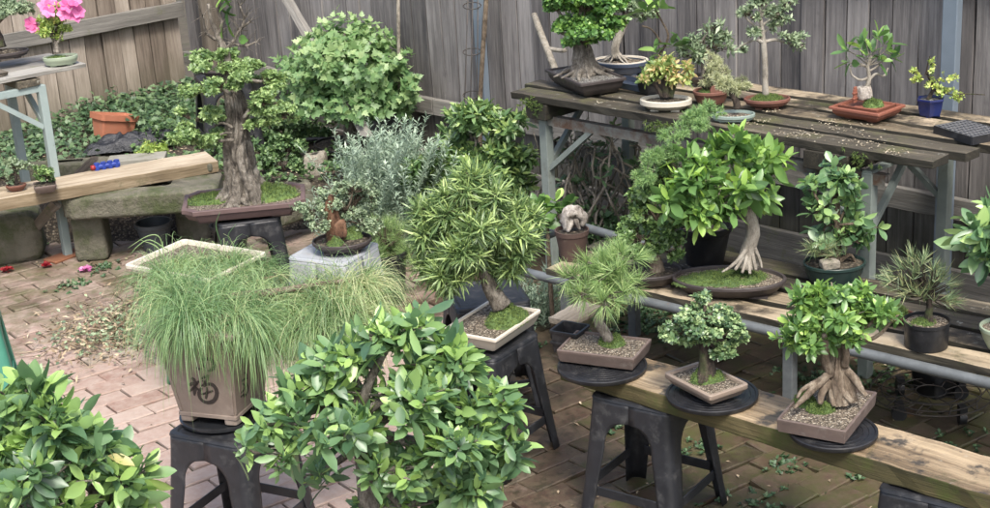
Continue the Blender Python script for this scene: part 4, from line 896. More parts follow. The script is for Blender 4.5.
loc = np.stack([x-O0[0], y-O0[1]], -1); cv = loc@bv/BW; ok &= np.abs((cv+.5) % 1) < .09; P = np.stack([x, y, np.full(n, -.006)], -1)[ok]; needles(b, P, A(0, 0, 1)+jit(len(P), .5), 5, .010, .0012, 50)
solo('joint_moss', b, M['moss_dark'], 'thin moss growing in the joints of the damp bricks', 'moss', kind='stuff')

def flower(px, py, r, mat, label, z=0.0):
    c = at(px, py, z+.012); b = MB(); n = 9; a = np.arange(n)*2.4; d = np.stack([np.cos(a), np.sin(a), .25+.1*(np.arange(n) % 3)], -1); leaves(b, np.repeat(c[None], n, 0), d, A(0, 0, 1)+jit(n, .35), r, r*.42, 'oval', .3, .2)
    leaves(b, c+jit(8, r*.2), rng.normal(size=(8, 3))*A(1, 1, .5), A(0, 0, 1)+jit(8, .5), r*.6, r*.3, 'oval', .3, .2); solo('fallen_flower', b, M[mat], label, 'flower', group='fallen flowers on the paving')
flower(7, 270, .036, 'red', 'red fallen flower on the bricks at the left edge'); flower(46, 265, .030, 'red', 'small red fallen flower on the bricks beside the bench foot')
flower(85, 269, .036, 'magenta', 'pink fallen flower on the bricks in front of the stone block'); flower(42, 238, .038, 'magenta', 'magenta fallen flower under the pale plank beside the leaning batten')

# ================================================================== LEFT BENCH BONSAI
# azalea
c = at(61.5, 65, LZ+.002); t = thing('azalea_bonsai', 'pink-flowered azalea in a sage green oval pot at the end of the left bench', 'bonsai', c); rx = 17/PX(c)
p_, s_ = pot(t, 'ell', c, rx, rx*.7, .048, .3, M['pot_sage'], M['soil_dark'], taper=.012, rim=.0, wall=.006, mound=.004, feet=.004)
tb = MB(); Y = c[1]; trunk(tb, [(57, 53, 7), (56, 46, 5), (54, 40, 4), (53, 32, 3)], Y); trunk(tb, [(55, 46, 3), (60, 38, 2.5), (63, 28, 2)], Y); part('trunk', tb, M['trunk_grey'], t)
moss(t, s_-A(.02, 0, .002), .05, .035, .014, tuft=200)
plant(t, [blob(50, 31, 17, 9, Y), blob(62, 24, 13, 8, Y), blob(42, 27, 9, 7, Y), blob(57, 14, 14, 8, Y)], 260, 6, .022, .32, 'small', 'lime', root=V(54, 40, Y), stem=.01)
for k, (px, py) in enumerate(((49, 12), (60, 8), (51, 4), (64, 14), (75, 17), (33, 28), (74, 1), (45, 6), (54, 17), (66, 6), (78, 12), (31, 24))):
    b = MB(); cc = V(px, py, Y-.06+.03*(k % 3)); n = 6; a = np.arange(n)*1.05; tow = unit(EYEP-cc)+A(0, 0, .4); ax = np.repeat(unit(tow+rng.normal(0, .3, 3))[None], n, 0); u = perp(ax[:1]); w_ = np.cross(ax[:1], u)
    d = np.cos(a)[:, None]*u+np.sin(a)[:, None]*w_+ax*.35; leaves(b, np.repeat(cc[None], n, 0), d, ax+jit(n, .15), .038, .017, 'oval', .2, .25); part('flower', b, M['pink'], t)
# dark pot with grey pine-like crown at the corner
c = at(6, 58, LZ+.048); t = thing('spreading_bonsai', 'wide low bonsai in a dark round pot at the left edge on rotting boards', 'bonsai', c); rx = 23/PX(c)
p_, s_ = pot(t, 'ell', c, rx, rx*.7, .035, .3, M['pot_dark'], M['soil_dark'], taper=.02, mound=.025, feet=.004); Y = c[1]
tb = MB(); trunk(tb, [(-2, 47, 16), (-4, 36, 12), (-8, 25, 9)], Y); part('trunk', tb, M['trunk_dark'], t)
plant(t, [blob(10, 6, 26, 12, Y), blob(-15, 12, 25, 12, Y), blob(25, 11, 9, 5, Y)], 420, 8, .016, .3, 'small', 'olive', root=V(-6, 25, Y), r0=.012, stem=.01)
# two tiny pots on the plank
for px, py, rpx, hh, potm, rxp, blobs, lm, lab, kind in ((17, 191, 10, .035, 'pot_red', .7, [(12, 166, 17, 12), (6, 178, 12, 8)], 'olive', 'tiny grey-leaved bonsai in a round red pot on the pale plank', 'ell'),
                                                   (46, 192, 11, .045, 'pot_brown', 1, [(46, 174, 10, 9), (40, 171, 7, 6)], 'smallgreen', 'tiny round-headed bonsai in a square brown pot on the pale plank', 'rect')):
    c = at(px, py, QZ); t = thing('tiny_bonsai', lab, 'bonsai', c, 'tiny bonsai on the pale plank'); rx = rpx/PX(c); pot(t, kind, c, rx, rx*rxp, hh, .3, M[potm], M['soil_dark'], taper=.014, rim=0, wall=.005, rimh=.006, depth=.006, mound=.008, feet=.004, cr=.006); Y = c[1]
    tb = MB(); trunk(tb, [(px, py-7, 4), (px-1, py-12, 3), (px, py-17, 2)], Y); part('trunk', tb, M['trunk_dark'], t); plant(t, [blob(*q, Y) for q in blobs], 190, 6, .014, .36, 'small', lm, root=V(px, py-14, Y), r0=.003, r1=.002, stem=.006)

# ================================================================== GNARLED BONSAI IN PURPLE TRAY
c, a, bb, rot = rect3((186, 192), (180, 214), (305, 202), .535); c[2] = .461; Y = c[1]; h = .075
t = thing('gnarled_bonsai', 'old bonsai with thick cracked grey trunk and flat leaf pads in a purple brown tray', 'bonsai', c)
p_, s_ = pot(t, 'oct', c, a, bb, h, rot, M['pot_purple'], M['soil'], taper=.028, rim=.012, rimh=.02, wall=.022, mound=.012, feet=.012)
moss(t, V(262, 190, Y-.0)*A(1, 1, 0)+A(0, 0, s_[2]-.004), .17, .11, .055, rot, tuft=2600, blade=.014); moss(t, V(215, 200, Y)*A(1, 1, 0)+A(0, 0, s_[2]-.006), .13, .09, .03, rot, tuft=1400, blade=.012)
tb = MB(); gnarl(tb, [(246, 200, 54), (245, 190, 43), (242, 178, 34), (239, 163, 29), (237, 142, 24), (238, 118, 19), (236, 100, 16), (231, 82, 12), (227, 52, 5)], Y, .5, 110, 20)
base = V(244, 190, Y)*A(1, 1, 0)+A(0, 0, s_[2]); roots(tb, base, .085, 12, .06, .016, .04)
for q in ([(233, 128, 4), (222, 123, 3), (214, 127, 2)], [(234, 140, 4), (216, 142, 3.5), (200, 150, 2.5)], [(232, 133, 3), (222, 134, 2), (212, 140, 1.5)], [(244, 118, 5), (254, 106, 4), (268, 104, 3)], [(232, 95, 5), (222, 90, 4), (208, 88, 3)], [(232, 82, 5), (244, 80, 4), (262, 82, 3)], [(240, 130, 3), (254, 126, 2.5), (264, 126, 2)]): trunk(tb, q, Y, .15, 7, dys=[-.1]*3)
part('trunk', tb, M['trunk_grey'], t)
bl = [blob(213, 64, 30, 10, Y), blob(228, 55, 18, 7, Y), blob(240, 73, 34, 11, Y, -.05), blob(262, 82, 24, 8, Y, -.05), blob(198, 88, 20, 7, Y, -.08), blob(225, 84, 28, 7, Y, -.12), blob(276, 80, 14, 6, Y), blob(268, 104, 30, 10, Y, -.14), blob(290, 114, 20, 9, Y, -.12), blob(192, 118, 26, 11, Y, -.10), blob(178, 138, 24, 11, Y, -.12), blob(206, 136, 18, 9, Y, -.10), blob(255, 122, 14, 6, Y, -.12)]
plant(t, bl, 3600, 7, .020, .36, 'small', 'padgreen', tone=rng.normal(.55, .22, 3600), root=V(234, 110, Y), r0=.010, r1=.005, stem=.012, flat=.4, shell=.35, tr=None, limb=False)
# leafy shrub in the bed left of it and to its right
for (lab, bls, m, n) in (('bright green young shrub behind the pale plank, left of the gnarled trunk', [(148, 150, 15, 9), (140, 158, 8, 8), (160, 148, 10, 9)], 'lime', 150),
                         ('dense small-leaved bush in the bed right of the gnarled trunk', [(285, 150, 24, 15), (300, 162, 18, 10), (268, 160, 12, 10)], 'undergreen', 700),
                         ('soft green bush in the bed below the maple', [(272, 128, 22, 14), (298, 128, 18, 12), (318, 135, 12, 9)], 'undergreen', 620)):
    c = at(np.mean([q[0] for q in bls]), max(q[1]+q[3] for q in bls), .18); c[2] = bed_h(c[0], c[1])-.01; t = thing('garden_shrub', lab, 'shrub', c); Y = c[1]
    plant(t, [blob(*q, Y) for q in bls], n, 6, .03, .34, 'small', m, root=c+A(0, 0, .01), r0=.006, r1=.003, stem=.02)
# leafless bonsai on the stool behind
c = SB*A(1, 1, 0)+A(0, 0, bed_h(SB[0], SB[1])-.01+.461); t = thing('bare_bonsai', 'nearly leafless twiggy bonsai on the black stool in the fence corner', 'bonsai', c); Y = c[1]
p_, s_ = pot(t, 'ell', c, .12, .09, .05, 0, M['pot_dark'], M['soil_dark']); moss(t, s_+A(-.0, 0, -.01), .06, .05, .04, mat='moss_dark', tuft=400)
tb = MB(); trunk(tb, [(226, 68, 9), (224, 50, 8), (218, 36, 6), (212, 22, 4), (208, 4, 3)], Y, .2)
for q in ([(224, 52, 5), (233, 42, 4), (240, 30, 3), (250, 22, 2)], [(218, 36, 4), (222, 24, 3), (218, 8, 2)], [(233, 44, 3), (246, 46, 2.5), (256, 42, 1.5)], [(216, 40, 3), (206, 32, 2.5), (203, 16, 1.5)], [(240, 32, 3), (244, 20, 2), (240, 6, 1.5)]):
    P = trunk(tb, q, Y, .2, 7); s2 = np.repeat(np.array(P), 7, 0); twigs(tb, s2, s2+rng.normal(0, .05, s2.shape)+A(0, 0, .03), .003, .001)
part('trunk', tb, M['trunk_grey'], t); lb2 = MB(); P = np.array([V(232+rng.normal()*5, 10+rng.normal()*16, Y) for _ in range(14)]); leaves(lb2, P, jit(14, 1)-A(0, 0, .8), -NL+jit(14, .4)*0+A(0, -1, .2), .10, .03, 'oval'); part('foliage', lb2, M['lush'], t)

# ================================================================== MAPLE
c = at(357, 160, .17); t = thing('maple_bonsai', 'big rounded trident maple with lobed pale green leaves in a black tray by the fence', 'maple', c); Y = c[1]
p_, s_ = pot(t, 'ell', c, .28, .19, .10, -.6, M['black_plastic'], M['soil_dark'], taper=.04)
tb = MB(); trunk(tb, [(352, 147, 16), (350, 128, 12), (354, 108, 10), (350, 86, 8)], Y, .1); bl = [blob(350, 66, 60, 34, Y), blob(345, 40, 40, 20, Y), blob(312, 84, 30, 24, Y), blob(385, 88, 34, 28, Y, -.06), blob(352, 102, 44, 24, Y, -.1), blob(330, 58, 36, 24, Y, -.08), blob(402, 100, 14, 14, Y)]
limbs(tb, V(350, 105, Y), bl, .018, .008); part('trunk', tb, M['trunk_grey'], t)
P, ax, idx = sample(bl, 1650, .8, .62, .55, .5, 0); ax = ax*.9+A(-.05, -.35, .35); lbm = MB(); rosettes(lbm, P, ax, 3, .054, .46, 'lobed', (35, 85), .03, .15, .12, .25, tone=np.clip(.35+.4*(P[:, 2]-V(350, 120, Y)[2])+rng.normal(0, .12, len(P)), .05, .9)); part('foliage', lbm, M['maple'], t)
b = MB(); c2 = at(300, 152, .17); tube(b, [c2+A(-.12, 0, .06), c2+A(.1, .02, .07), c2+A(.32, -.02, .05)], .012, 8, .05); solo('irrigation_hose', b, M['black_plastic'], 'black hose lying beside the black tray of the maple', 'hose')

# ================================================================== SILVER SHRUB
c = at(368, 262, .0); c[2] = 0; t = thing('silver_shrub', 'feathery silver-leaved shrub growing behind the grey stool', 'shrub', c); Y = c[1]; lbm = MB(); tb = MB(); SP = []; SA = []; B0 = []; B1 = []
for k in range(185):
    px = rng.uniform(318, 462) if rng.random() < .7 else rng.normal(385, 30); top = 122+abs(px-390)*.45+rng.exponential(18)-(10 if rng.random() < .1 else 0)+(45 if px < 340 else 0); dy = rng.uniform(-.35, .35); p1 = V(px, max(106, top), Y+dy); p0 = c+A((p1[0]-c[0])*.55, dy*.6, 0)
    L = np.linalg.norm(p1-p0); n = int(L/.021); s = np.linspace(.38, 1, n)[:, None]; bend = rng.normal(0, .09, 3)*A(1, 1, 0); Q = p0+(p1-p0)*s+bend*(s**2); SP.append(Q); SA.append(np.repeat(unit(p1-p0)[None], n, 0)); B0.append(p0); B1.append(p0+(p1-p0)*.5+bend*.25); B0.append(B1[-1]); B1.append(Q[-1])
Q = np.vstack(SP); Ax = np.vstack(SA); rosettes(lbm, Q, Ax, 4, .033, .12, 'small', (40, 65), .012, .2, .1, .1, tone=rng.normal(.5, .2, len(Q))); twigs(tb, np.array(B0), np.array(B1), .0022, .0012, .05); part('stems', tb, M['silver'], t); part('foliage', lbm, M['silver'], t)
# rosemary-like plants at the foot of the low bench
c = at(530, 330, 0); t = thing('silver_shrub', 'low wispy silver plant at the left end of the low bench', 'shrub', c); Y = c[1]; lbm = MB()
SP = []; SA = []
for k in range(70):
    p1 = V(rng.uniform(500, 575), rng.uniform(262, 318), Y+rng.uniform(-.1, .2)); p0 = c+A((p1[0]-c[0])*.6, rng.uniform(-.1, .1), 0); n = int(np.linalg.norm(p1-p0)/.012)+2; s = np.linspace(.2, 1, n)[:, None]; SP.append(p0+(p1-p0)*s); SA.append(np.repeat(unit(p1-p0)[None], n, 0))
rosettes(lbm, np.vstack(SP), np.vstack(SA), 3, .030, .10, 'small', (30, 60), .01, tone=rng.normal(.35, .2, len(np.vstack(SP)))); part('foliage', lbm, M['silver'], t)
# ================================================================== BROAD-LEAVED SHRUB
c = at(480, 262, 0); t = thing('garden_shrub', 'glossy green shrub with pointed leaves left of the high bench', 'shrub', c); Y = c[1]
b = MB(); loft(b, [xf(ring('ell', .16, .16, d, 40), z, c, 0) for d, z in ((-.03, 0), (-.004, .24), (.004, .245), (.004, .27), (-.006, .27), (-.006, .24))]); part('pot', b, M['black_plastic'], t, sharp=40)
tb = MB(); tube(tb, [c+A(0, 0, .2), V(476, 190, Y), V(472, 160, Y)], [.022, .018, .012], 10, .1); bl = [blob(475, 140, 50, 28, Y), blob(468, 120, 28, 14, Y), blob(436, 165, 32, 22, Y), blob(508, 162, 32, 26, Y), blob(470, 172, 48, 28, Y, -.1), blob(508, 192, 30, 24, Y), blob(425, 190, 20, 20, Y), blob(520, 215, 20, 16, Y)]
limbs(tb, V(474, 175, Y), bl, .014, .007); part('trunk', tb, M['trunk_grey'], t)
P, ax, idx = sample(bl, 1050, .8, .5, .6); lbm = MB(); rosettes(lbm, P, ax, 7, .056, .17, 'oval', (35, 80), .03, .3, .2, .25); part('foliage', lbm, M['shrub_leaf'], t)

# ================================================================== ROUND POT WITH ROCK PLANTING ON THE GREY STOOL
c = at(343, 250, .461); t = thing('rock_planting', 'tiny-leaved plants round an upright rust-coloured rock in a round brown pot', 'bonsai', c); rx = 30/PX(c); Y = c[1]
p_, s_ = pot(t, 'ell', c, rx, rx*.85, .05, 0, M['pot_dark'], M['soil_dark'], taper=.03, mound=.012); moss(t, V(336, 246, Y-.05)*A(1, 1, 0)+A(0, 0, s_[2]-.008), .04, .035, .04, tuft=700); moss(t, V(352, 240, Y+.02)*A(1, 1, 0)+A(0, 0, s_[2]-.008), .05, .04, .05, tuft=700)
b = MB(); gnarl(b, [(337, 246, 20), (334, 225, 16), (331, 208, 14), (332, 195, 6)], Y, .3, 30, 8); M['rock_rust'] = bark('rust_brown_rock', (.04, .02, .012), (.13, .065, .035), (.26, .15, .09), 35); part('rock', b, M['rock_rust'], t)
b = MB(); rock(b, V(341, 229, Y-.05), .026, .012, .042, .3, amp=.5, sq=1, seed=77); part('rock', b, M['rock_rust'], t)
plant(t, [blob(350, 205, 24, 22, Y+.03), blob(312, 208, 15, 14, Y-.02), blob(352, 190, 18, 12, Y), blob(318, 222, 12, 8, Y-.04), blob(362, 222, 18, 14, Y+.05), blob(340, 190, 14, 10, Y+.08), blob(368, 196, 12, 14, Y+.1), blob(325, 200, 14, 10, Y+.1)], 1300, 5, .014, .36, 'small', 'olive', root=V(340, 222, Y+.03), r0=.005, r1=.003, stem=.01)
# tufty seedling pine behind the trailing pine
c = at(388, 300, 0); t = thing('tufted_pine', 'soft rounded tuft of fine pine needles in a black nursery pot behind the trailing pine', 'young pine', c); Y = c[1]
b = MB(); loft(b, [xf(ring('ell', .11, .11, d, 40), z, c, 0) for d, z in ((-.03, 0), (-.004, .22), (.004, .225), (.004, .25), (-.006, .25), (-.006, .22))]); part('pot', b, M['black_plastic'], t, sharp=40)
tb = MB(); bl = [blob(385, 242, 30, 20, Y), blob(398, 256, 24, 16, Y), blob(372, 256, 20, 14, Y)]; tube(tb, [c+A(0, 0, .2), V(386, 262, Y)], .012, 8, .1); P, ax, idx = sample(bl, 300, .8, .1, .8); twigs(tb, inner(bl, P, idx), P, .002, .001); part('trunk', tb, M['twig'], t)
lbm = MB(); needles(lbm, P, ax, 26, .055, .0009, 38, segs=1); part('foliage', lbm, M['pine'], t)

# ================================================================== TRAILING PINE IN CREAM TRAY (green stool)
M['twig_straw'] = bark('straw_brown_shoot', (.10, .06, .035), (.24, .16, .10), (.40, .30, .20), 60)
def weeping(t, clumps, Y, mat, k=60, L=.17, n_per=26, width=.0011, droop=.6, upb=.35):
    lbm = MB(); tb_ = MB(); allP = []
    for px, py, rx, ry, dy in clumps:        # every shoot end is a fountain of long needles arching over
        c = V(px, py, Y+dy); sc2 = PX(c); n = max(2, int(n_per*rx/25))
        q = rng.normal(size=(n, 3))*A(.55, .55, .5); P = c+q*A(rx/sc2, rx/sc2*.8, ry/sc2); AX = q*A(.9, .9, 0)+A(0, 0, upb)+rng.normal(0, .15, (n, 3))
        for p, a_ in zip(P, AX):
            m = int(k*rng.uniform(.6, 1.3)); needles(lbm, np.repeat(p[None], m, 0)+rng.normal(0, .007, (m, 3)), np.repeat(a_[None], m, 0)+rng.normal(0, .12, (m, 3)), 1, L*rng.uniform(.75, 1.15), width, 62, droop, 7, jl=.22, tone=np.clip(rng.normal(.45, .2)+rng.normal(0, .16, m), 0, 1))
            tube(tb_, [c-A(0, 0, .01), (p+c)/2+rng.normal(0, .006, 3), p, p+unit(a_)*.018], [.004, .0035, .0045, .003], 5, .15, per=3)
            dm = rng.random() < .5
            if dm: needles(tb_, np.repeat(p[None], 14, 0), np.repeat(a_[None], 14, 0), 1, .05, .0009, 60, .3, 3)
        allP.append(P)
    part('foliage', lbm, mat, t); part('shoots', tb_, M['twig_straw'], t); P = np.vstack(allP); return P
tz = .461
c, a, bb, rot = rect3((123, 265), (209, 280), (268, 252), .545); c[2] = tz; Y = c[1]
t = thing('trailing_pine', 'long soft trailing needles spilling out of a shallow cream rectangular tray', 'bonsai', c)
p_, s_ = pot(t, 'rect', c, a, bb, .085, rot, M['pot_cream'], M['soil'], taper=.06, rim=.014, rimh=.014, wall=.016, depth=.02, feet=.01, cr=.02)
tb = MB(); root = V(205, 262, Y); limbs(tb, root-A(0, 0, .03), [blob(175, 258, 10, 5, Y), blob(232, 252, 10, 5, Y), blob(200, 250, 8, 5, Y), blob(255, 262, 8, 5, Y)], .012, .006); part('trunk', tb, M['trunk_tan'], t)
weeping(t, [(170, 272, 16, 4, -.12), (200, 270, 22, 5, -.10), (232, 266, 22, 5, -.06), (158, 276, 10, 3, -.14), (255, 270, 16, 5, -.06), (195, 280, 22, 5, -.2), (230, 276, 22, 5, -.16), (165, 282, 14, 4, -.22), (252, 280, 16, 4, -.15)], Y, M['weep'], 80, .16, 9, .0008, droop=.8, upb=.45)
b = MB()
for (pts) in ([(168, 250), (150, 240), (138, 246), (130, 255)], [(165, 262), (160, 238), (148, 236), (128, 248)], [(222, 246), (216, 226), (220, 212)], [(235, 246), (228, 236), (236, 224)], [(162, 270), (158, 248), (140, 240)]):
    b = MB(); tube(b, [V(x, y, Y-.05) for x, y in pts], [.0022]*(len(pts)-1)+[.0008], 4, .05); part('shoot', b, M['weep'], t)
# ================================================================== TALL SQUARE POT WITH CHARACTERS (black stool)
PB = .4775
c, a, bb, rot = rect3((180.5, 412), (236, 421), (257, 396), PB+.02)
t = thing('trailing_pine', 'long weeping pine foliage hanging over a tall square clay pot with black brushed characters', 'bonsai', A(c[0], c[1], PB)); Y = c[1]
sz = (a+bb)/2; sz = max(.083, min(.11, sz)); fl = at(236, 421, PB+.02); e1 = A(math.cos(rot), math.sin(rot), 0); e2_ = A(-e1[1], e1[0], 0); c = fl+e1*sz+e2_*sz; c[2] = PB; TP = c.copy(); Ht = .34; tp = .035; top = sz+tp
b = MB()
def sq(h2, z, cr=.006): return xf(ring('rect', h2, h2, 0, 48, cr), z, c, rot)
loft(b, [sq(sz-.004, .022), sq(sz+.004, .024), sq(sz+.004, .034), sq(sz, .036), sq(sz+tp*.9, Ht-.035), sq(sz+tp+.006, Ht-.03), sq(sz+tp+.03, Ht-.012), sq(sz+tp+.032, Ht), sq(sz+tp+.028, Ht+.003), sq(sz+tp-.006, Ht+.003), sq(sz+tp-.012, Ht-.03)], close0=True, close1=True)
M['pot_taupe'] = plain('taupe_clay', (.21, .165, .135), (.26, .21, .175), 22, .6, 0, .12, 90, dirt=(.36, .31, .26), dirtscale=14, dirtlo=.55, dirthi=.8)
pt = part('pot', b, M['pot_taupe'], t, sharp=38)
for sx in (-1, 1):
    for sy in (-1, 1): fb = MB(); q = c+e1*sx*(sz-.022)+e2_*sy*(sz-.022); rock(fb, q+A(0, 0, .012), .024, .024, .013, rot, amp=.1, sq=3); part('foot', fb, M['pot_taupe'], pt)
# frame mouldings at the pot's edges
for nrm, side in ((-e1, e2_), (-e2_, e1), (e1, e2_), (e2_, e1)):
    for sg_ in (-1, 1):
        mb_ = MB(); p0 = c+nrm*(sz+.001)+side*sg_*(sz-.008)+A(0, 0, .04); p1 = c+nrm*(sz+tp*.9+.001)+side*sg_*(sz+tp*.9-.008)+A(0, 0, Ht-.036); dd = unit(p1-p0); box(mb_, (p0+p1)/2, side*.005, np.cross(side, dd)*.0025, dd*np.linalg.norm(p1-p0)/2); part('moulding', mb_, M['pot_taupe'], pt, smooth=False, bevel=.001)
# brushed characters on the two visible faces
def face_pt(nrm, px, py, off=.0012):
    k = (tp*.9)/(Ht-.071); n3 = unit(nrm-A(0, 0, k)*1.0); p0 = c+nrm*(sz+off)+A(0, 0, .036); r = ray(px, py); return EYEP+r*(((p0-EYEP)@n3)/(r@n3)), n3
def stroke(mb, nrm, pts, z0=(140, 290), sc_=4.125):
    Q = []; W_ = []
    for x, y, w2 in pts:
        q, n3 = face_pt(nrm, z0[0]+x/sc_, z0[1]+y/sc_); Q.append(q); W_.append(w2/sc_/2/PX(q))
    Q, W_ = smooth_path(Q, W_, 5); T = np.gradient(Q, axis=0); S = np.cross(T, n3); S /= np.linalg.norm(S, axis=1)[:, None]; W_ = W_*(1+rng.normal(0, .06, len(W_)))
    v = []; 
    for q, s, w2 in zip(Q, S, W_): v += [q-s*w2+n3*.0008, q+s*w2+n3*.0008, q-s*w2-n3*.002, q+s*w2-n3*.002]
    f = []
    for i in range(len(Q)-1):
        a_ = i*4; f += [(a_, a_+1, a_+5, a_+4), (a_+2, a_, a_+4, a_+6), (a_+1, a_+3, a_+7, a_+5)]
    n = len(Q)*4; f += [(0, 2, 3, 1), (n-4, n-3, n-1, n-2)]
    mb.add(v, f)
b = MB()
for s in ([(212, 362, 10), (222, 370, 15), (228, 378, 8)], [(202, 392, 12), (216, 386, 15), (232, 384, 14), (242, 376, 8)], [(238, 382, 8), (226, 398, 12), (212, 412, 10), (204, 418, 4)], [(226, 392, 14), (226, 408, 17), (225, 422, 14), (224, 434, 7)], [(232, 402, 8), (240, 410, 10), (244, 416, 4)],
          [(252, 366, 7), (264, 360, 11), (278, 354, 9)], [(258, 372, 8), (266, 382, 11), (262, 392, 8)], [(282, 352, 8), (276, 372, 11), (264, 388, 9), (252, 396, 6)],
          [(262, 398, 8), (280, 388, 13), (300, 392, 16), (314, 410, 17), (316, 434, 18), (304, 456, 17), (282, 464, 14), (260, 458, 13), (246, 442, 13), (244, 420, 14), (254, 404, 10)], [(276, 402, 8), (276, 424, 11), (272, 448, 9)], [(254, 430, 7), (276, 424, 10), (300, 416, 7)]): stroke(b, -e1, s)
for s in ([(246, 296, 6), (262, 286, 11), (284, 284, 15), (300, 294, 17), (306, 312, 17), (296, 328, 14), (280, 334, 8)], [(232, 318, 6), (244, 326, 10), (258, 322, 8)], [(252, 302, 6), (262, 312, 9), (270, 322, 5)]): stroke(b, -e1, s)
part('brushed_characters', b, M['ink'], pt, smooth=False)
b = MB()
for s in ([(432, 340, 5), (440, 352, 8), (436, 368, 6)], [(420, 376, 6), (432, 368, 9), (444, 364, 6)], [(424, 386, 6), (434, 396, 8), (428, 412, 7), (418, 424, 5)], [(440, 384, 6), (446, 402, 8), (442, 424, 8), (430, 440, 6)], [(416, 440, 5), (428, 432, 8), (440, 430, 6)]): stroke(b, -e2_, s)
part('brushed_characters', b, M['ink'], pt, smooth=False)
sb = MB(); loft(sb, [xf(ring('rect', top-.012, top-.012, 0, 48, .006)*s, Ht-.012+.01*(1-s), c, rot) for s in (1, .6, .1)], close0=False, close1=True); part('soil', sb, M['soil_dark'], t)
tb = MB(); root = c+A(0, 0, Ht-.02); tube(tb, [root, V(216, 305, Y), V(240, 296, Y), V(275, 292, Y), V(315, 285, Y), V(350, 280, Y)], [.022, .018, .014, .012, .009, .005], 9, .15); tube(tb, [V(216, 305, Y), V(200, 295, Y), V(180, 290, Y)], [.012, .009, .005], 8, .15); part('trunk', tb, M['trunk_tan'], t)
weeping(t, [(208, 308, 26, 7, -.05), (236, 304, 24, 7, 0), (180, 306, 20, 6, -.03), (262, 314, 18, 10, -.02), (222, 318, 24, 8, -.14), (250, 322, 14, 8, -.12), (196, 318, 16, 6, -.15), (170, 298, 12, 4, .0)], Y, M['weep'], 95, .205, 8, .0008, .8, .5)
weeping(t, [(300, 310, 22, 7, 0), (335, 296, 28, 7, 0), (368, 300, 20, 7, .04), (325, 316, 26, 7, -.10), (285, 322, 16, 7, -.06), (352, 288, 22, 4, .06), (345, 320, 22, 8, -.12), (375, 315, 14, 7, -.05), (310, 328, 18, 6, -.12)], Y, M['weep_gold'], 95, .195, 8, .0008, .78, .5)
turn = MB(); q = at(215, 421, .462); 
tA = thing('turntable', 'round wet black turntable under the tall square pot', 'turntable', A(c[0], c[1], .461), 'round black turntables on the plank'); del tA['group']
loft(turn, [xf(ring('ell', .145, .145, d, 64), z, (c[0], c[1], .461), 0) for d, z in ((-.03, .0), (-.004, .002), (0, .006), (0, .014), (-.003, .016), (-.012, .0155), (-.014, .013), (-.10, .013))], close1=True); M['wet_black'] = plain('wet_black_plastic', (.014, .015, .017), (.02, .022, .025), 20, .16); part('disc', turn, M['wet_black'], tA, sharp=40)

# ================================================================== FEATHERY PODOCARPUS IN CREAM POT
c, a, bb, rot = rect3((441, 330), (495.7, 340.3), (541, 309.5), .53); c[2] = .4625; Y = c[1]
t = thing('strap_leaved_bonsai', 'dense bonsai with narrow strap leaves in a cream rectangular pot on a black stool', 'bonsai', c)
p_, s_ = pot(t, 'rect', c, a, bb, .068, rot, M['pot_cream'], M['soil'], taper=.022, rim=.003, wall=.010, rimh=.01, depth=.010, feet=.012, cr=.008)
mc = V(506, 314, Y)*A(1, 1, 0)+A(0, 0, s_[2]-.006); moss(t, mc, .10, .072, .058, rot, tuft=3400)
tb = MB(); trunk(tb, [(502, 306, 20), (497, 298, 17), (491, 288, 15), (486, 276, 13), (480, 262, 11), (474, 240, 9), (471, 215, 7), (470, 190, 5)], Y, .08, 12)
bl = [blob(472, 204, 40, 28, Y), blob(474, 186, 24, 15, Y), blob(442, 222, 28, 24, Y), blob(505, 228, 30, 28, Y), blob(475, 238, 44, 28, Y, -.06), blob(432, 250, 24, 20, Y), blob(450, 268, 30, 18, Y, -.05), blob(512, 258, 26, 18, Y), blob(488, 264, 26, 12, Y, .05), blob(524, 240, 14, 14, Y)]
limbs(tb, V(477, 250, Y), bl, .012, .006); part('trunk', tb, M['trunk_grey'], t)
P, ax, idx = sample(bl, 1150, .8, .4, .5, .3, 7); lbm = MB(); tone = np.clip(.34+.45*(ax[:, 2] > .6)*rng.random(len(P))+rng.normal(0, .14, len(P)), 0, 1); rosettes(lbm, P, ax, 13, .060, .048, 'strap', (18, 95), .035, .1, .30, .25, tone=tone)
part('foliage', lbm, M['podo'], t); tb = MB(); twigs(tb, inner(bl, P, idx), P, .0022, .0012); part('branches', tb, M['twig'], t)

# ================================================================== BONSAI ON THE PLANK
def onplate(T): return T[2]
# 1 stiff pine
c, a, bb, rot = rect3((559, 349), (635, 360), (649, 339), .588); c[2] = T1[2]; Y = c[1]
t = thing('pine_bonsai', 'small leaning pine with stiff bright needles in a rectangular brown pot on the left turntable', 'bonsai', c)
p_, s_ = pot(t, 'rect', c, a, bb, .052, rot, M['pot_brown'], M['soil'], taper=.008, rim=.001, wall=.008, rimh=.008, depth=.007, feet=.006, cr=.004)
moss(t, V(612, 344, Y)*A(1, 1, 0)+A(0, 0, s_[2]-.004), .048, .042, .040, tuft=1500)
tb = MB(); trunk(tb, [(609, 341, 11), (604, 331, 10), (599, 322, 10), (601, 312, 9), (608, 303, 7), (606, 290, 6), (603, 275, 4), (602, 262, 3)], Y, .12, 10)
bl = [blob(604, 262, 22, 10, Y), blob(584, 280, 20, 9, Y), blob(626, 280, 22, 10, Y), blob(605, 290, 36, 9, Y, -.03), blob(597, 272, 20, 12, Y, .05), blob(576, 294, 14, 6, Y), blob(612, 268, 24, 12, Y, -.03)]
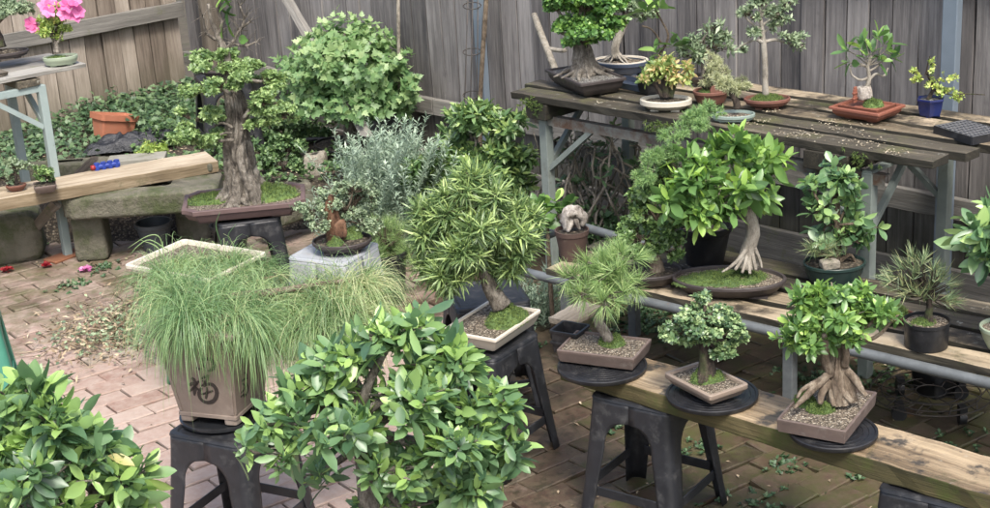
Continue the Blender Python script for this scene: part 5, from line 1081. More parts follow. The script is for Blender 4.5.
limbs(tb, V(606, 300, Y), bl, .007, .004); P, ax, idx = sample(bl, 165, .8, .25, .45, .3); twigs(tb, inner(bl, P, idx), P, .003, .002); part('trunk', tb, M['trunk_grey'], t)
lbm = MB(); needles(lbm, P, ax, 32, .056, .0009, 40, .08, 2); part('foliage', lbm, M['pine'], t)
# 2 small round-headed
c, a, bb, rot = rect3((666, 372.7), (710, 398), (746.7, 383.6), .585); c[2] = T2[2]; Y = c[1]
t = thing('round_bonsai', 'small round-headed bonsai with dark mossy trunk and tiny glossy leaves in a tan rectangular pot', 'bonsai', c)
p_, s_ = pot(t, 'rect', c, a, bb, .050, rot, M['pot_tan'] if 'pot_tan' in M else M['pot_brown'], M['soil'], taper=.018, rim=.002, wall=.012, rimh=.014, depth=.009, feet=.010, cr=.012)
moss(t, V(707, 378, Y)*A(1, 1, 0)+A(0, 0, s_[2]-.004), .058, .045, .045, tuft=1700)
tb = MB(); gnarl(tb, [(706, 381, 26), (707, 368, 17), (706, 356, 14), (704, 343, 11), (703, 330, 8), (702, 318, 5)], Y, .25, 40, 12)
bl = [blob(704, 312, 27, 14, Y), blob(684, 330, 20, 12, Y), blob(725, 328, 20, 14, Y), blob(672, 336, 12, 6, Y), blob(736, 340, 13, 8, Y), blob(705, 332, 26, 12, Y, -.03), blob(722, 352, 16, 8, Y, -.02), blob(705, 320, 22, 16, Y, .05)]
limbs(tb, V(704, 345, Y), bl, .008, .004); part('trunk', tb, M['trunk_dark'], t); plant(t, bl, 1500, 5, .0165, .40, 'small', 'smalldark', root=None, stem=.008, flat=.5, shell=.45, tone=rng.normal(.45, .25, 1500), tm='twig', fold=.2)
# 3 knobbly ficus
c, a, bb, rot = rect3((777, 418.8), (846, 432), (876.4, 392), .585); c[2] = T3[2]; Y = c[1]
t = thing('knobbly_ficus', 'ficus with a knobbly split trunk and exposed roots in a large square brown pot', 'bonsai', c)
p_, s_ = pot(t, 'rect', c, a, bb, .050, rot, M['pot_brown'], M['soil'], taper=.004, rim=.0005, wall=.008, rimh=.006, depth=.007, feet=.006, cr=.004)
moss(t, V(821, 415, Y-.03)*A(1, 1, 0)+A(0, 0, s_[2]-.003), .045, .032, .026, tuft=1200); moss(t, V(805, 401, Y+.03)*A(1, 1, 0)+A(0, 0, s_[2]-.003), .030, .050, .042, tuft=1400)
tb = MB(); gnarl(tb, [(841, 400, 28), (840, 392, 28), (838, 381, 28), (838, 371, 24), (838, 360, 15), (838, 348, 11), (838, 336, 8), (836, 325, 6)], Y, .34, 64, 14)
for q in ([(830, 372, 9), (818, 384, 9), (808, 394, 7), (800, 402, 5), (794, 408, 3)], [(830, 380, 9), (822, 392, 8), (820, 404, 5)], [(846, 370, 9), (855, 380, 9), (861, 389, 7), (866, 396, 5)], [(840, 382, 9), (844, 393, 8), (852, 402, 6)], [(832, 376, 8), (826, 360, 9), (826, 346, 8), (824, 334, 5)], [(844, 366, 8), (846, 354, 8), (844, 340, 6)], [(824, 378, 7), (812, 384, 6), (802, 390, 4), (797, 398, 3)], [(832, 384, 8), (832, 398, 6), (834, 406, 4)]): trunk(tb, q, Y, .14, 9, dys=list(-.02-.012*np.arange(len(q))))
bl = [blob(832, 290, 28, 15, Y), blob(812, 300, 20, 12, Y), blob(858, 300, 22, 12, Y), blob(880, 312, 18, 8, Y, -.03), blob(835, 312, 34, 14, Y, -.03), blob(802, 330, 18, 12, Y), blob(792, 342, 12, 8, Y), blob(862, 322, 18, 8, Y), blob(818, 340, 20, 9, Y, -.03), blob(796, 334, 18, 12, Y, -.03), blob(852, 336, 18, 9, Y, -.03), blob(838, 330, 18, 14, Y, .04), blob(893, 318, 8, 5, Y, -.05)]
limbs(tb, V(837, 348, Y), bl, .008, .004); part('trunk', tb, M['trunk_tan'], t); P, ax, idx = sample(bl, 380, .7, .45, .6); lbm = MB(); rosettes(lbm, P, ax, 7, .036, .21, 'oval', (35, 85), .02, .25, .2, .25); part('foliage', lbm, M['ficus_light'], t); tb = MB(); twigs(tb, inner(bl, P, idx), P, .0022, .0012); part('branches', tb, M['twig_pale'], t)
# black plastic box corner beside the plank end
c = at(565, 352, PZ); t = thing('black_tub', 'black ribbed plastic tub standing on the left end of the plank behind the stiff pine', 'tub', c); b = MB(); c = c+pn*.03-pd*.0; hh = .07
loft(b, [xf(ring('rect', .048, .05, d, 48, .008), z, c, rot) for d, z in ((-.006, 0), (-.003, .03), (.004, .032), (.004, .038), (-.002, .04), (0, .07), (.004, .072), (.004, .08), (-.004, .08), (-.008, .02))], close1=True); part('shell', b, M['black_plastic'], t, sharp=30)
a_, c_ = at(560, 320, .455), at(590, 303, .455); b = MB(); plank(b, a_-A(0, 0, .01), c_-A(0, 0, .01), unit(np.cross(c_-a_, A(0, 0, 1)))*.05, A(0, 0, .011), 8, .002)
solo('loose_board', b, M['oldwood'], 'short brown board propped across the left leg of the low bench', 'board', smooth=False)

# ================================================================== BONSAI ON THE UPPER BENCH
UZ = UBZ+.001
def trays(px, py, z=UZ): return at(px, py, z)
# A dense green bonsai in a dark rectangular pot
c, a, bb, rot = rect3((545.5, 70.5), (580.6, 85.8), (626, 78.5), UZ+.07); c[2] = UZ; Y = c[1]
t = thing('large_bonsai', 'large dense bright green bonsai with a flared trunk in a deep dark rectangular pot', 'bonsai', c)
p_, s_ = pot(t, 'rect', c, a, bb, .075, rot, M['pot_dark'], M['soil_grey'], taper=.035, rim=.010, wall=.012, rimh=.012, depth=.008, feet=.006, cr=.006, mound=.008)
tb = MB(); trunk(tb, [(585, 74, 36), (584, 68, 28), (583, 60, 21), (582, 50, 17), (580, 40, 13), (580, 25, 9), (582, 8, 6)], Y, .10, 16, lobes=5); base = V(585, 72, Y)*A(1, 1, 0)+A(0, 0, s_[2]); roots(tb, base, .06, 11, .07, .014, .05)
bl = [blob(580, 10, 40, 18, Y), blob(560, 30, 18, 11, Y), blob(608, 24, 22, 15, Y), blob(585, 30, 34, 14, Y, -.06), blob(558, 8, 18, 14, Y), blob(606, -2, 24, 16, Y), blob(580, 40, 18, 8, Y, -.04), blob(580, -12, 34, 18, Y), blob(615, 28, 12, 6, Y)]
limbs(tb, V(580, 40, Y), bl, .014, .007); part('trunk', tb, M['trunk_grey'], t); plant(t, bl, 1900, 6, .024, .38, 'small', 'lush', stem=.012, flat=.5, shell=.4)
# B slate blue round pot
c = at(621, 73, UZ); rx = 29/PX(c); Y = c[1]; t = thing('leaning_bonsai', 'pale-trunked bonsai with fine grey foliage in a slate blue round pot on the high bench', 'bonsai', c)
p_, s_ = pot(t, 'ell', c, rx, rx*.75, .062, -.4, M['pot_navy'], M['soil'], taper=.02, rim=.006, rimh=.016, wall=.018, mound=.012); b = MB(); loft(b, [xf(ring('ell', rx, rx*.75, d, 48), z, c, -.4) for d, z in ((-.004, .0615), (-.005, .0655), (-.018, .0655), (-.020, .058))], close0=False); part('rim', b, M['pot_cream'], p_, sharp=40)
tb = MB(); trunk(tb, [(616, 58, 10), (615, 48, 8), (619, 36, 8), (625, 22, 7), (630, 8, 5), (628, -6, 4)], Y, .12, 10); roots(tb, V(616, 58, Y)*A(1, 1, 0)+A(0, 0, s_[2]), .03, 8, .05, .007, .04)
trunk(tb, [(622, 30, 3), (612, 18, 2), (606, 8, 2)], Y); part('trunk', tb, M['trunk_pale'], t); plant(t, [blob(632, 4, 20, 14, Y), blob(645, 14, 13, 8, Y), blob(618, -4, 16, 12, Y), blob(605, 12, 12, 8, Y), blob(640, -8, 18, 10, Y)], 650, 5, .019, .26, 'small', 'olive', root=V(626, 18, Y), r0=.005, stem=.01, shell=.3, ntw=1)
# dark empty tray and black square pot
c, a, bb, rot = rect3((612, 80), (643, 88), (656, 82), UZ+.03); b = MB(); c[2] = UZ; loft(b, [xf(ring('rect', a, bb, d, 48, .006), z, c, rot) for d, z in ((-.01, 0), (0, .03), (-.004, .03), (-.010, .008))], close1=True); solo('plant_tray', b, M['pot_navy'], 'shallow dark blue empty tray between the slate blue pot and the white oval pot', 'tray', smooth=False)
c = at(652, 93, UZ); rx = 12/PX(c); Y = c[1]; t = thing('leafy_cutting', 'broad-leaved cutting on a long thin stem in a black square pot, high bench', 'plant', c)
pot(t, 'rect', c, rx, rx, .065, .4, M['black_plastic'], M['soil_dark'], taper=.012, rim=.002, wall=.005, feet=0)
tb = MB(); trunk(tb, [(652, 80, 3), (656, 62, 2.5), (668, 38, 2.5), (662, 22, 2), (655, 10, 2)], Y); trunk(tb, [(662, 44, 2), (652, 30, 1.5), (642, 26, 1.5)], Y); part('stem', tb, M['twig'], t)
lbm = MB(); tips = np.array([V(x, y, Y) for x, y in ((656, 8), (662, 6), (656, 52), (672, 44), (650, 62), (682, 42), (646, 10))]); rosettes(lbm, tips, A(0, 0, 1)+jit(7, .5), 5, .075, .27, 'oval', (40, 85), .02, .25, .2, .25); part('foliage', lbm, M['ficus_light'], t)
# C white oval pot, golden shrub
c = at(666, 110, UZ); rx = 26/PX(c); Y = c[1]; t = thing('golden_bonsai', 'small shrub with yellow and bronze leaves in a cream white oval pot', 'bonsai', c)
p_, s_ = pot(t, 'ell', c, rx, rx*.72, .050, -.3, M['pot_white'], M['soil_dark'], taper=.03, rim=.0, rimh=.018, wall=.014, bulge=.004, feet=.006, mound=.008)
tb = MB(); [trunk(tb, q, Y, .15, 8) for q in ([(667, 97, 10), (666, 90, 8), (664, 80, 5), (660, 70, 3)], [(670, 97, 7), (673, 88, 6), (676, 78, 4)], [(663, 97, 6), (657, 88, 4), (652, 80, 3)])]; part('trunk', tb, M['trunk_dark'], t)
P, ax, idx = sample([blob(660, 68, 16, 12, Y), blob(676, 76, 12, 10, Y), blob(648, 78, 9, 8, Y), blob(668, 60, 14, 8, Y), blob(686, 68, 6, 6, Y)], 120, .9, .3, .2); lbm = MB(); rosettes(lbm, P, ax, 6, .030, .22, 'oval', (40, 95), .02, .25, .35, .3, tone=np.clip(rng.normal(.5, .28, 120), 0, 1)); part('foliage', lbm, M['golden'], t)
# D small red-brown round pot
c = at(711, 104, UZ); rx = 18/PX(c); Y = c[1]; t = thing('pale_juniper', 'small pale spiky juniper in a red-brown round pot', 'bonsai', c)
p_, s_ = pot(t, 'ell', c, rx, rx*.85, .062, 0, M['pot_red'], M['soil_dark'], taper=.02, rim=.004, wall=.007, feet=.004); moss(t, s_+A(-.02, 0, -.004), .03, .03, .02, tuft=300)
tb = MB(); trunk(tb, [(707, 90, 7), (704, 82, 6), (707, 72, 4), (714, 62, 3)], Y, .15); part('trunk', tb, M['trunk_dark'], t)
b = MB(); q = V(716, 91, Y-.05); tube(b, [q+A(0, -.006, 0), q+A(0, .006, 0)], .026, 18, 0, per=1); part('clay_disc', b, M['pot_red'], t, sharp=40)
bl = [blob(712, 66, 15, 12, Y), blob(722, 76, 15, 10, Y), blob(706, 80, 10, 8, Y), blob(733, 84, 12, 8, Y)]
P, ax, idx = sample(bl, 520, .9, .2, .3); lbm = MB(); needles(lbm, P, ax, 14, .016, .0022, 60, 0, 1); part('foliage', lbm, M['juniper_pale'], t); tb = MB(); twigs(tb, inner(bl, P, idx), P, .002, .001); part('branches', tb, M['twig_pale'], t)
# grey olive-like bonsai behind
c = at(700, 92, UZ); Y = c[1]+.12; c = A(V(702, 84, Y)[0], Y, UZ); t = thing('olive_bonsai', 'sparse grey-leaved bonsai standing behind the pale spiky juniper', 'bonsai', c); pot(t, 'ell', c, .06, .05, .05, 0, M['pot_dark'], M['soil_dark'])
tb = MB(); trunk(tb, [(702, 82, 5), (703, 70, 4), (698, 56, 3), (700, 44, 2.5), (712, 28, 2)], Y, .15); part('trunk', tb, M['trunk_grey'], t); plant(t, [blob(704, 40, 24, 16, Y), blob(690, 55, 14, 12, Y), blob(718, 46, 14, 14, Y), blob(714, 28, 12, 8, Y)], 120, 6, .036, .17, 'oval' and 'small', 'olive', root=V(701, 58, Y), r0=.004, r1=.0025, stem=.02, shell=.25, ntw=1, spread=(30, 75))
# E celadon oval pot
c = at(733, 121, UZ); rx = 22/PX(c); Y = c[1]; t = thing('pale_juniper', 'mossy little juniper on a slanting dark trunk in a celadon oval pot', 'bonsai', c)
p_, s_ = pot(t, 'ell', c, rx, rx*.7, .032, -.2, M['pot_celadon'], M['soil'], taper=.016, rim=.004, wall=.008, feet=.004); tb = MB(); trunk(tb, [(737, 109, 7), (736, 102, 6), (732, 95, 5), (728, 88, 4)], Y, .15); part('trunk', tb, M['trunk_dark'], t)
bl = [blob(728, 84, 13, 9, Y), blob(740, 90, 10, 7, Y), blob(718, 78, 8, 6, Y)]; P, ax, idx = sample(bl, 300, .8, .2, .3); lbm = MB(); needles(lbm, P, ax, 14, .015, .0022, 60, 0, 1); part('foliage', lbm, M['juniper_pale'], t)
# F brown shallow pot, airy tree
c = at(767, 108, UZ); rx = 23/PX(c); Y = c[1]; t = thing('airy_bonsai', 'slim pale-trunked bonsai with airy grey-green pads in a brown shallow round pot', 'bonsai', c)
p_, s_ = pot(t, 'ell', c, rx, rx*.75, .045, -.2, M['pot_red'], M['soil_dark'], taper=.03, rim=.004, wall=.008, feet=.006); moss(t, s_-A(0, 0, .008), rx*.72, rx*.5, .030, tuft=1300, blade=.012)
tb = MB(); trunk(tb, [(766, 96, 7), (765, 82, 6), (765, 66, 6), (764, 48, 6), (763, 38, 5), (762, 26, 4), (760, 14, 3), (763, 2, 2)], Y, .08, 10)
for q in ([(763, 42, 5), (755, 40, 3), (745, 44, 2), (734, 51, 1.5)], [(764, 42, 4), (776, 40, 3), (790, 44, 2), (805, 47, 1.5)], [(762, 26, 3), (770, 20, 2.5), (780, 14, 2)], [(762, 30, 3), (752, 24, 2), (744, 16, 2)], [(761, 18, 3), (766, 6, 2), (772, -4, 1.5)], [(762, 34, 3), (770, 28, 2), (782, 26, 1.5)]): trunk(tb, q, Y, .12, 7)
part('trunk', tb, M['trunk_pale'], t); plant(t, [blob(790, 38, 14, 7, Y), blob(740, 48, 8, 4, Y), blob(780, 14, 18, 10, Y), blob(748, 14, 14, 10, Y), blob(765, 2, 18, 10, Y), blob(750, 32, 9, 6, Y), blob(788, 4, 10, 6, Y), blob(798, 46, 10, 3, Y), blob(775, 26, 12, 5, Y)], 420, 5, .022, .22, 'small', 'olive', root=None, stem=.014, shell=.2, ntw=1, tone=rng.normal(.5, .2, 420))
# G terracotta tray with leafy tree on a stone
c, a, bb, rot = rect3((834, 107.5), (880, 117), (900, 106), UZ+.045); c[2] = UZ; Y = c[1]; M['terracotta_dark'] = plain('red_clay_glaze', (.20, .07, .045), (.26, .10, .065), 12, .45, 0, .08, dirt=(.14, .09, .06), dirtlo=.6); t = thing('terracotta_bonsai', 'thin-branched tree with large upright leaves gripping a white stone in a terracotta tray', 'bonsai', c)
p_, s_ = pot(t, 'rect', c, a, bb, .05, rot, M['terracotta_dark'], M['soil_dark'], taper=.026, rim=.012, wall=.014, rimh=.010, depth=.010, feet=.006, cr=.006)
b = MB(); loft(b, [xf(ring('rect', a-.026, bb-.026, d, 48, .005), z, c, rot) for d, z in ((-.006, .03), (0, .056), (-.007, .056), (-.009, .046))], close0=True, close1=False); loft(b, [xf(ring('rect', a-.036, bb-.036, 0, 48, .005), .048, c, rot)]*1+[xf(ring('rect', .01, .01, 0, 48, .002), .052, c, rot)], close0=False, close1=True); part('inner_tray', b, M['terracotta_dark'], p_, sharp=35)
b = MB(); rock(b, V(864, 93, Y), .028, .022, .028, .3, amp=.25, seed=91); part('stone', b, M['driftwood'], t); moss(t, V(873, 102, Y-.02)*A(1, 1, 0)+A(0, 0, c[2]+.05), .045, .035, .035, tuft=700)
b = MB(); q = V(855, 96, Y-.01); zbox(b, q, .012, .004, .028, rot); zbox(b, q+A(0, 0, .032), .009, .004, .006, rot); zbox(b, q+A(.0, -.001, -.01), .016, .006, .004, rot); zbox(b, q+A(.0, -.001, .012), .015, .006, .004, rot); part('clay_figure', b, M['terracotta_dark'], t, smooth=False, bevel=.002)
tb = MB()
for q in ([(862, 100, 4), (864, 92, 4), (868, 84, 5), (869, 76, 4), (868, 66, 3), (872, 56, 2)], [(869, 78, 3), (860, 80, 2.5), (852, 75, 2), (850, 68, 1.5)], [(869, 80, 3), (876, 74, 2.5), (884, 76, 2), (888, 68, 1.5)], [(868, 68, 2.5), (860, 64, 2), (850, 66, 1.5)], [(868, 72, 2.5), (878, 66, 2), (884, 58, 1.5)], [(858, 100, 2), (862, 94, 3), (866, 90, 3)], [(867, 100, 2), (868, 92, 3), (868, 86, 3)], [(872, 100, 2), (871, 92, 2.5), (869, 86, 3)]): trunk(tb, q, Y, .1, 7)
part('trunk', tb, M['trunk_pale'], t); tips = []; axs = []
for x, y, ax_ in ((865, 40, (0, 0, 1)), (878, 36, (.3, 0, 1)), (885, 42, (.5, 0, .8)), (860, 48, (-.3, 0, 1)), (872, 52, (.1, -.3, 1)), (848, 62, (-1, 0, .2)), (846, 50, (-.8, 0, .6)), (892, 58, (1, 0, .1)), (888, 50, (.8, 0, .4)), (866, 56, (-.2, -.3, .8)), (880, 60, (.3, -.3, .3))): tips.append(V(x, y, Y)); axs.append(ax_)
tips = np.array(tips); axs = np.array(axs, float); lbm = MB(); rosettes(lbm, tips, axs, 5, .072, .20, 'oval', (22, 70), .02, .2, .15, .2); part('foliage', lbm, M['ficus'], t); tb = MB(); twigs(tb, np.repeat(V(869, 66, Y)[None], len(tips), 0), tips, .003, .002); part('branches', tb, M['twig_pale'], t)
# H cobalt hexagonal pot
c = at(930, 116, UZ); rx = 14.5/PX(c); Y = c[1]; t = thing('cobalt_bonsai', 'wispy yellow-green bonsai leaning right in a cobalt blue six-sided pot', 'bonsai', c)
p_, s_ = pot(t, 'hex', c, rx, rx, .075, .2, M['pot_blue'], M['soil_grey'], taper=.014, rim=.003, wall=.006, rimh=.008, feet=.004)
tb = MB(); trunk(tb, [(928, 100, 5), (931, 94, 4), (933, 88, 3), (930, 80, 2.5), (926, 72, 2)], Y, .12); trunk(tb, [(932, 90, 3), (942, 92, 2), (952, 95, 1.5), (964, 94, 1.2), (985, 95, 1)], Y, .1); trunk(tb, [(926, 74, 2), (928, 64, 1.5), (930, 56, 1)], Y); part('trunk', tb, M['trunk_dark'], t)
plant(t, [blob(922, 74, 13, 6, Y), blob(930, 62, 6, 6, Y), blob(946, 78, 12, 6, Y), blob(945, 92, 12, 7, Y), blob(958, 96, 9, 6, Y), blob(934, 84, 12, 6, Y), blob(915, 80, 7, 3, Y)], 130, 5, .015, .35, 'small', 'lime', root=None, stem=.01, shell=.2, ntw=1, tone=rng.normal(.62, .2, 130))
# I seedling tray with cells
L_, F_, B_ = at(935.5, 126, UZ+.03), at(972, 137, UZ+.03), at(963, 118.5, UZ+.03); e1b = F_-L_; e2b = B_-L_; e2b = e2b-unit(e1b)*(unit(e1b)@e2b); e2b = unit(e2b)*np.linalg.norm(B_-L_)*.95; t = thing('seedling_tray', 'black seedling tray with rows of square cells at the right end of the high bench', 'seedling tray', (L_+e1b/2+e2b/2)*A(1, 1, 0)+A(0, 0, UZ)); b = MB(); nx2, ny2 = 7, 9; M['tray_grey'] = plain('dusty_grey_plastic', (.10, .105, .11), (.15, .15, .155), 40, .5)
def tp_(i, j, z): q = L_+e1b*i+e2b*j; return A(q[0], q[1], UZ+z)
def bar(p, q, w2, h2): d2 = unit(q-p); box(b, (p+q)/2, (q-p)/2, np.cross(d2, A(0, 0, 1))*w2, A(0, 0, h2))
for i in range(nx2+1): bar(tp_(i/nx2, 0, .022), tp_(i/nx2, 1, .022), .0030, .009)
for j in range(ny2+1): bar(tp_(0, j/ny2, .0215), tp_(1, j/ny2, .0215), .0024, .009)
part('cells', b, M['tray_grey'], t, smooth=False); b = MB(); bar(tp_(0, .5, .006), tp_(1, .5, .006), np.linalg.norm(e2b)/2, .005); part('base', b, M['black_plastic'], t, smooth=False)
b = MB()
for p, q in ((tp_(-.02, -.02, .015), tp_(1.02, -.02, .015)), (tp_(-.02, 1.02, .015), tp_(1.02, 1.02, .015)), (tp_(-.02, -.02, .015), tp_(-.02, 1.02, .015)), (tp_(1.02, -.02, .015), tp_(1.02, 1.02, .015))): bar(p, q, .003, .0155)
part('rim', b, M['stool_black'], t, smooth=False)

# ================================================================== BONSAI ON THE LOW BENCH
BZ = .4515
# oval pot ficus
c = at(729, 296, BZ); rx = 57/PX(c); c = at(729, 291, BZ); Y = c[1]; t = thing('banyan_bonsai', 'broad-leaved ficus with spreading aerial roots in a wide dark oval pot, low bench', 'bonsai', c)
p_, s_ = pot(t, 'ell', c, rx, rx*.62, .058, -.25, M['pot_dark'], M['soil'], taper=.035, rim=.004, wall=.012, rimh=.012, mound=.012, feet=.006)
moss(t, V(726, 277, Y)*A(1, 1, 0)+A(0, 0, s_[2]-.008), .185, .095, .024, tuft=3200); 
tb = MB(); trunk(tb, [(748, 266, 24), (748, 256, 18), (750, 246, 15), (753, 232, 14), (750, 216, 12), (744, 204, 10), (736, 192, 8)], Y, .06, 14)
for q in ([(746, 250, 6), (738, 260, 4), (730, 267, 3), (722, 272, 2)], [(745, 252, 5), (740, 262, 4), (735, 270, 3)], [(747, 254, 5), (745, 264, 4), (742, 273, 3)], [(752, 252, 5), (754, 262, 4), (756, 270, 3)], [(755, 248, 4), (760, 260, 3), (762, 268, 2)], [(748, 256, 5), (749, 266, 4), (750, 274, 3)]): trunk(tb, q, Y, .08, 7, dys=list(-.02-.02*np.arange(len(q))))
bl = [blob(726, 154, 26, 13, Y), blob(694, 164, 18, 14, Y), blob(755, 160, 24, 14, Y), blob(722, 176, 40, 18, Y, -.06), blob(775, 172, 16, 12, Y), blob(692, 196, 20, 16, Y, -.04), blob(715, 205, 24, 16, Y, -.04), blob(752, 190, 24, 12, Y), blob(735, 140, 12, 6, Y), blob(668, 205, 10, 12, Y, -.06), blob(700, 216, 18, 14, Y, -.08)]
limbs(tb, V(742, 200, Y), bl, .013, .006); part('trunk', tb, M['trunk_pale'], t); P, ax, idx = sample(bl, 200, .75, .5, .6, .3, 5); lbm = MB(); rosettes(lbm, P, ax, 6, .078, .185, 'oval', (35, 88), .03, .25, .2, .3, tone=rng.normal(.42, .2, len(P))); part('foliage', lbm, M['ficus_light'], t); tb = MB(); twigs(tb, inner(bl, P, idx), P, .003, .0018); part('branches', tb, M['twig_pale'], t)
# black nursery pot behind
q = at(705, 268, BZ); bt, bc = bucket(705, 262, BZ, .105, .16, 'plain black nursery pot behind the wide oval pot on the low bench', 'nursery_pot', 'black_plastic', 'soil_dark')
# cascading small-leaved bonsai
c = at(652, 284, BZ); rx = 30/PX(c); Y = c[1]; t = thing('cascade_bonsai', 'tall mound of small green leaves cascading left over a round dark brown pot', 'bonsai', c)
p_, s_ = pot(t, 'ell', c, rx, rx*.8, .06, 0, M['pot_dark'], M['soil_dark'], taper=.03); tb = MB(); trunk(tb, [(656, 272, 16), (655, 262, 13), (652, 250, 11), (660, 230, 9), (672, 205, 8), (684, 175, 7), (696, 145, 6)], Y, .12, 10); trunk(tb, [(676, 170, 4), (670, 152, 3), (690, 130, 3)], Y)
part('trunk', tb, M['trunk_tan'], t); bl1 = [blob(692, 124, 22, 14, Y-.05), blob(708, 114, 16, 9, Y-.05), blob(676, 142, 16, 12, Y-.1), blob(655, 160, 14, 12, Y-.1), blob(642, 178, 12, 10, Y-.1)]
plant(t, [blob(650, 205, 24, 22, Y), blob(645, 235, 26, 20, Y), blob(668, 225, 20, 24, Y), blob(660, 180, 20, 16, Y), blob(640, 250, 16, 10, Y), blob(668, 250, 16, 10, Y), blob(645, 190, 14, 12, Y), blob(672, 160, 12, 10, Y)], 1700, 5, .020, .38, 'small', 'smallgreen', root=V(660, 230, Y), r0=.008, stem=.012, shell=.4)
P, ax, idx = sample(bl1+[blob(662, 165, 14, 10, Y+.02), blob(648, 182, 9, 7, Y)], 900, .8, .35, .4); lbm = MB(); needles(lbm, P, ax, 16, .017, .0018, 55, 0, 1); o = part('young_shoots', lbm, M['juniper'], t)
# small brown pot with bleached wood
c = at(573, 258, BZ); Y = c[1]; rx = 17/PX(c); t = thing('driftwood_planting', 'knob of bleached wood in a small brown pot at the low bench left end', 'bonsai', c); b = MB(); M['pot_maroon'] = plain('maroon_plastic', (.065, .042, .035), (.085, .055, .045), 12, .5, dirt=(.18, .14, .11), dirtlo=.6)
loft(b, [xf(ring('ell', rx, rx, d, 40), z, c, 0) for d, z in ((-.02, 0), (-.003, .105), (.0, .106), (.001, .125), (-.004, .125), (-.006, .108), (-.03, .107))], close1=True); part('pot', b, M['pot_maroon'], t, sharp=40); sb = MB(); loft(sb, [xf(ring('ell', rx-.006, rx-.006, -s, 30), .112+.006*s/rx, c, 0) for s in (0, rx*.5, rx*.9)], close0=False, close1=True); part('soil', sb, M['soil_dark'], t)
b = MB(); tube(b, [V(567, 231, Y), V(566, 222, Y), V(568, 213, Y), V(576, 212, Y), V(583, 218, Y), V(582, 226, Y)], [.012, .022, .026, .026, .02, .012], 12, .3); tube(b, [V(568, 232, Y-.02), V(572, 222, Y-.01), V(570, 216, Y)], [.006, .01, .012], 8, .2); tube(b, [V(580, 230, Y-.02), V(577, 222, Y-.02), V(576, 216, Y)], [.005, .01, .012], 8, .2); part('driftwood', b, M['driftwood'], t)
# small broad-leaved plant beside
c = at(548, 266, .0); c = A(V(548, 225, 6.05)[0], 6.05, 0); Y = 6.05; t = thing('leafy_shrub', 'young plant with broad bright leaves between the podocarpus crown and the bleached wood', 'shrub', c); tb = MB(); tube(tb, [c, V(548, 240, Y), V(548, 215, Y)], [.012, .009, .006], 7, .05); part('stem', tb, M['twig'], t); t['label'] = 'young plant with broad bright leaves left of the pot with bleached wood'
tips = np.array([V(x, y, Y) for x, y in ((548, 205), (556, 200), (538, 208), (562, 208), (545, 214), (554, 216), (536, 216))]); lbm = MB(); rosettes(lbm, tips, A(0, 0, 1)+jit(7, .4), 6, .085, .24, 'oval', (35, 85), .03, .25, .15, .25); part('foliage', lbm, M['ficus_light'], t)
# dark green glazed pot with camellia-like plant
c = at(834, 282, BZ); rx = 31/PX(c); Y = c[1]; t = thing('glossy_bonsai', 'open glossy-leaved bonsai in a dark green glazed round pot below the high bench', 'bonsai', c)
p_, s_ = pot(t, 'ell', c, rx, rx*.85, .085, 0, M['pot_green'], M['soil_dark'], taper=.025, rim=.004); tb = MB(); trunk(tb, [(836, 260, 8), (838, 246, 6), (836, 228, 5), (838, 208, 4), (836, 190, 3)], Y, .12); trunk(tb, [(836, 262, 7), (826, 256, 6), (816, 252, 4), (808, 246, 3)], Y, .15); trunk(tb, [(838, 262, 6), (850, 255, 4), (856, 264, 3)], Y, .15)
b = MB(); rock(b, V(830, 264, Y-.06), .035, .025, .018, .2, amp=.2, seed=14); part('stone', b, M['stone_pale'], t)
bl = [blob(838, 174, 16, 9, Y), blob(832, 188, 22, 14, Y), blob(850, 200, 16, 12, Y), blob(822, 205, 16, 12, Y), blob(868, 222, 15, 13, Y), blob(845, 226, 18, 12, Y), blob(858, 240, 16, 12, Y), blob(822, 238, 14, 8, Y), blob(812, 186, 9, 8, Y)]; limbs(tb, V(838, 225, Y), bl, .006, .003); part('trunk', tb, M['twig'], t)
P, ax, idx = sample(bl, 100, .8, .3, .5); lbm = MB(); rosettes(lbm, P, ax, 5, .050, .30, 'oval', (40, 88), .02, .25, .15, .22); part('foliage', lbm, M['ficus_blue'], t); tb = MB(); twigs(tb, inner(bl, P, idx), P, .003, .0018); part('branches', tb, M['twig'], t); n = 26; lbm = MB(); P = np.array([V(rng.uniform(806, 846), rng.uniform(243, 258), Y-.05) for _ in range(n)]); needles(lbm, P, jit(n, .5)+A(-.2, 0, .8), 14, .05, .0009, 40, .1, 2); part('needle_tufts', lbm, M['pine_dark'], t)
# second blue-green pot in front
c = at(832, 306, BZ); rx = 34/PX(c); t = thing('glazed_pot', 'blue-grey glazed round pot hidden behind the crown of the knobbly ficus', 'pot', c); p_, s_ = pot(t, 'ell', c, rx, rx*.5, .05, -.2, M['pot_navy'], M['soil_dark'], taper=.02)
# low red-brown pot with grassy moss
c = at(892, 322, BZ); rx = 22/PX(c); Y = c[1]; t = thing('moss_pot', 'low red-brown pot of grassy moss left of the black pot with the young pine', 'pot plant', c); p_, s_ = pot(t, 'ell', c, rx, rx*.6, .035, -.2, M['pot_red'], M['soil_dark'], taper=.012); moss(t, s_-A(0, 0, .004), rx*.7, rx*.4, .035, tuft=700, blade=.018)
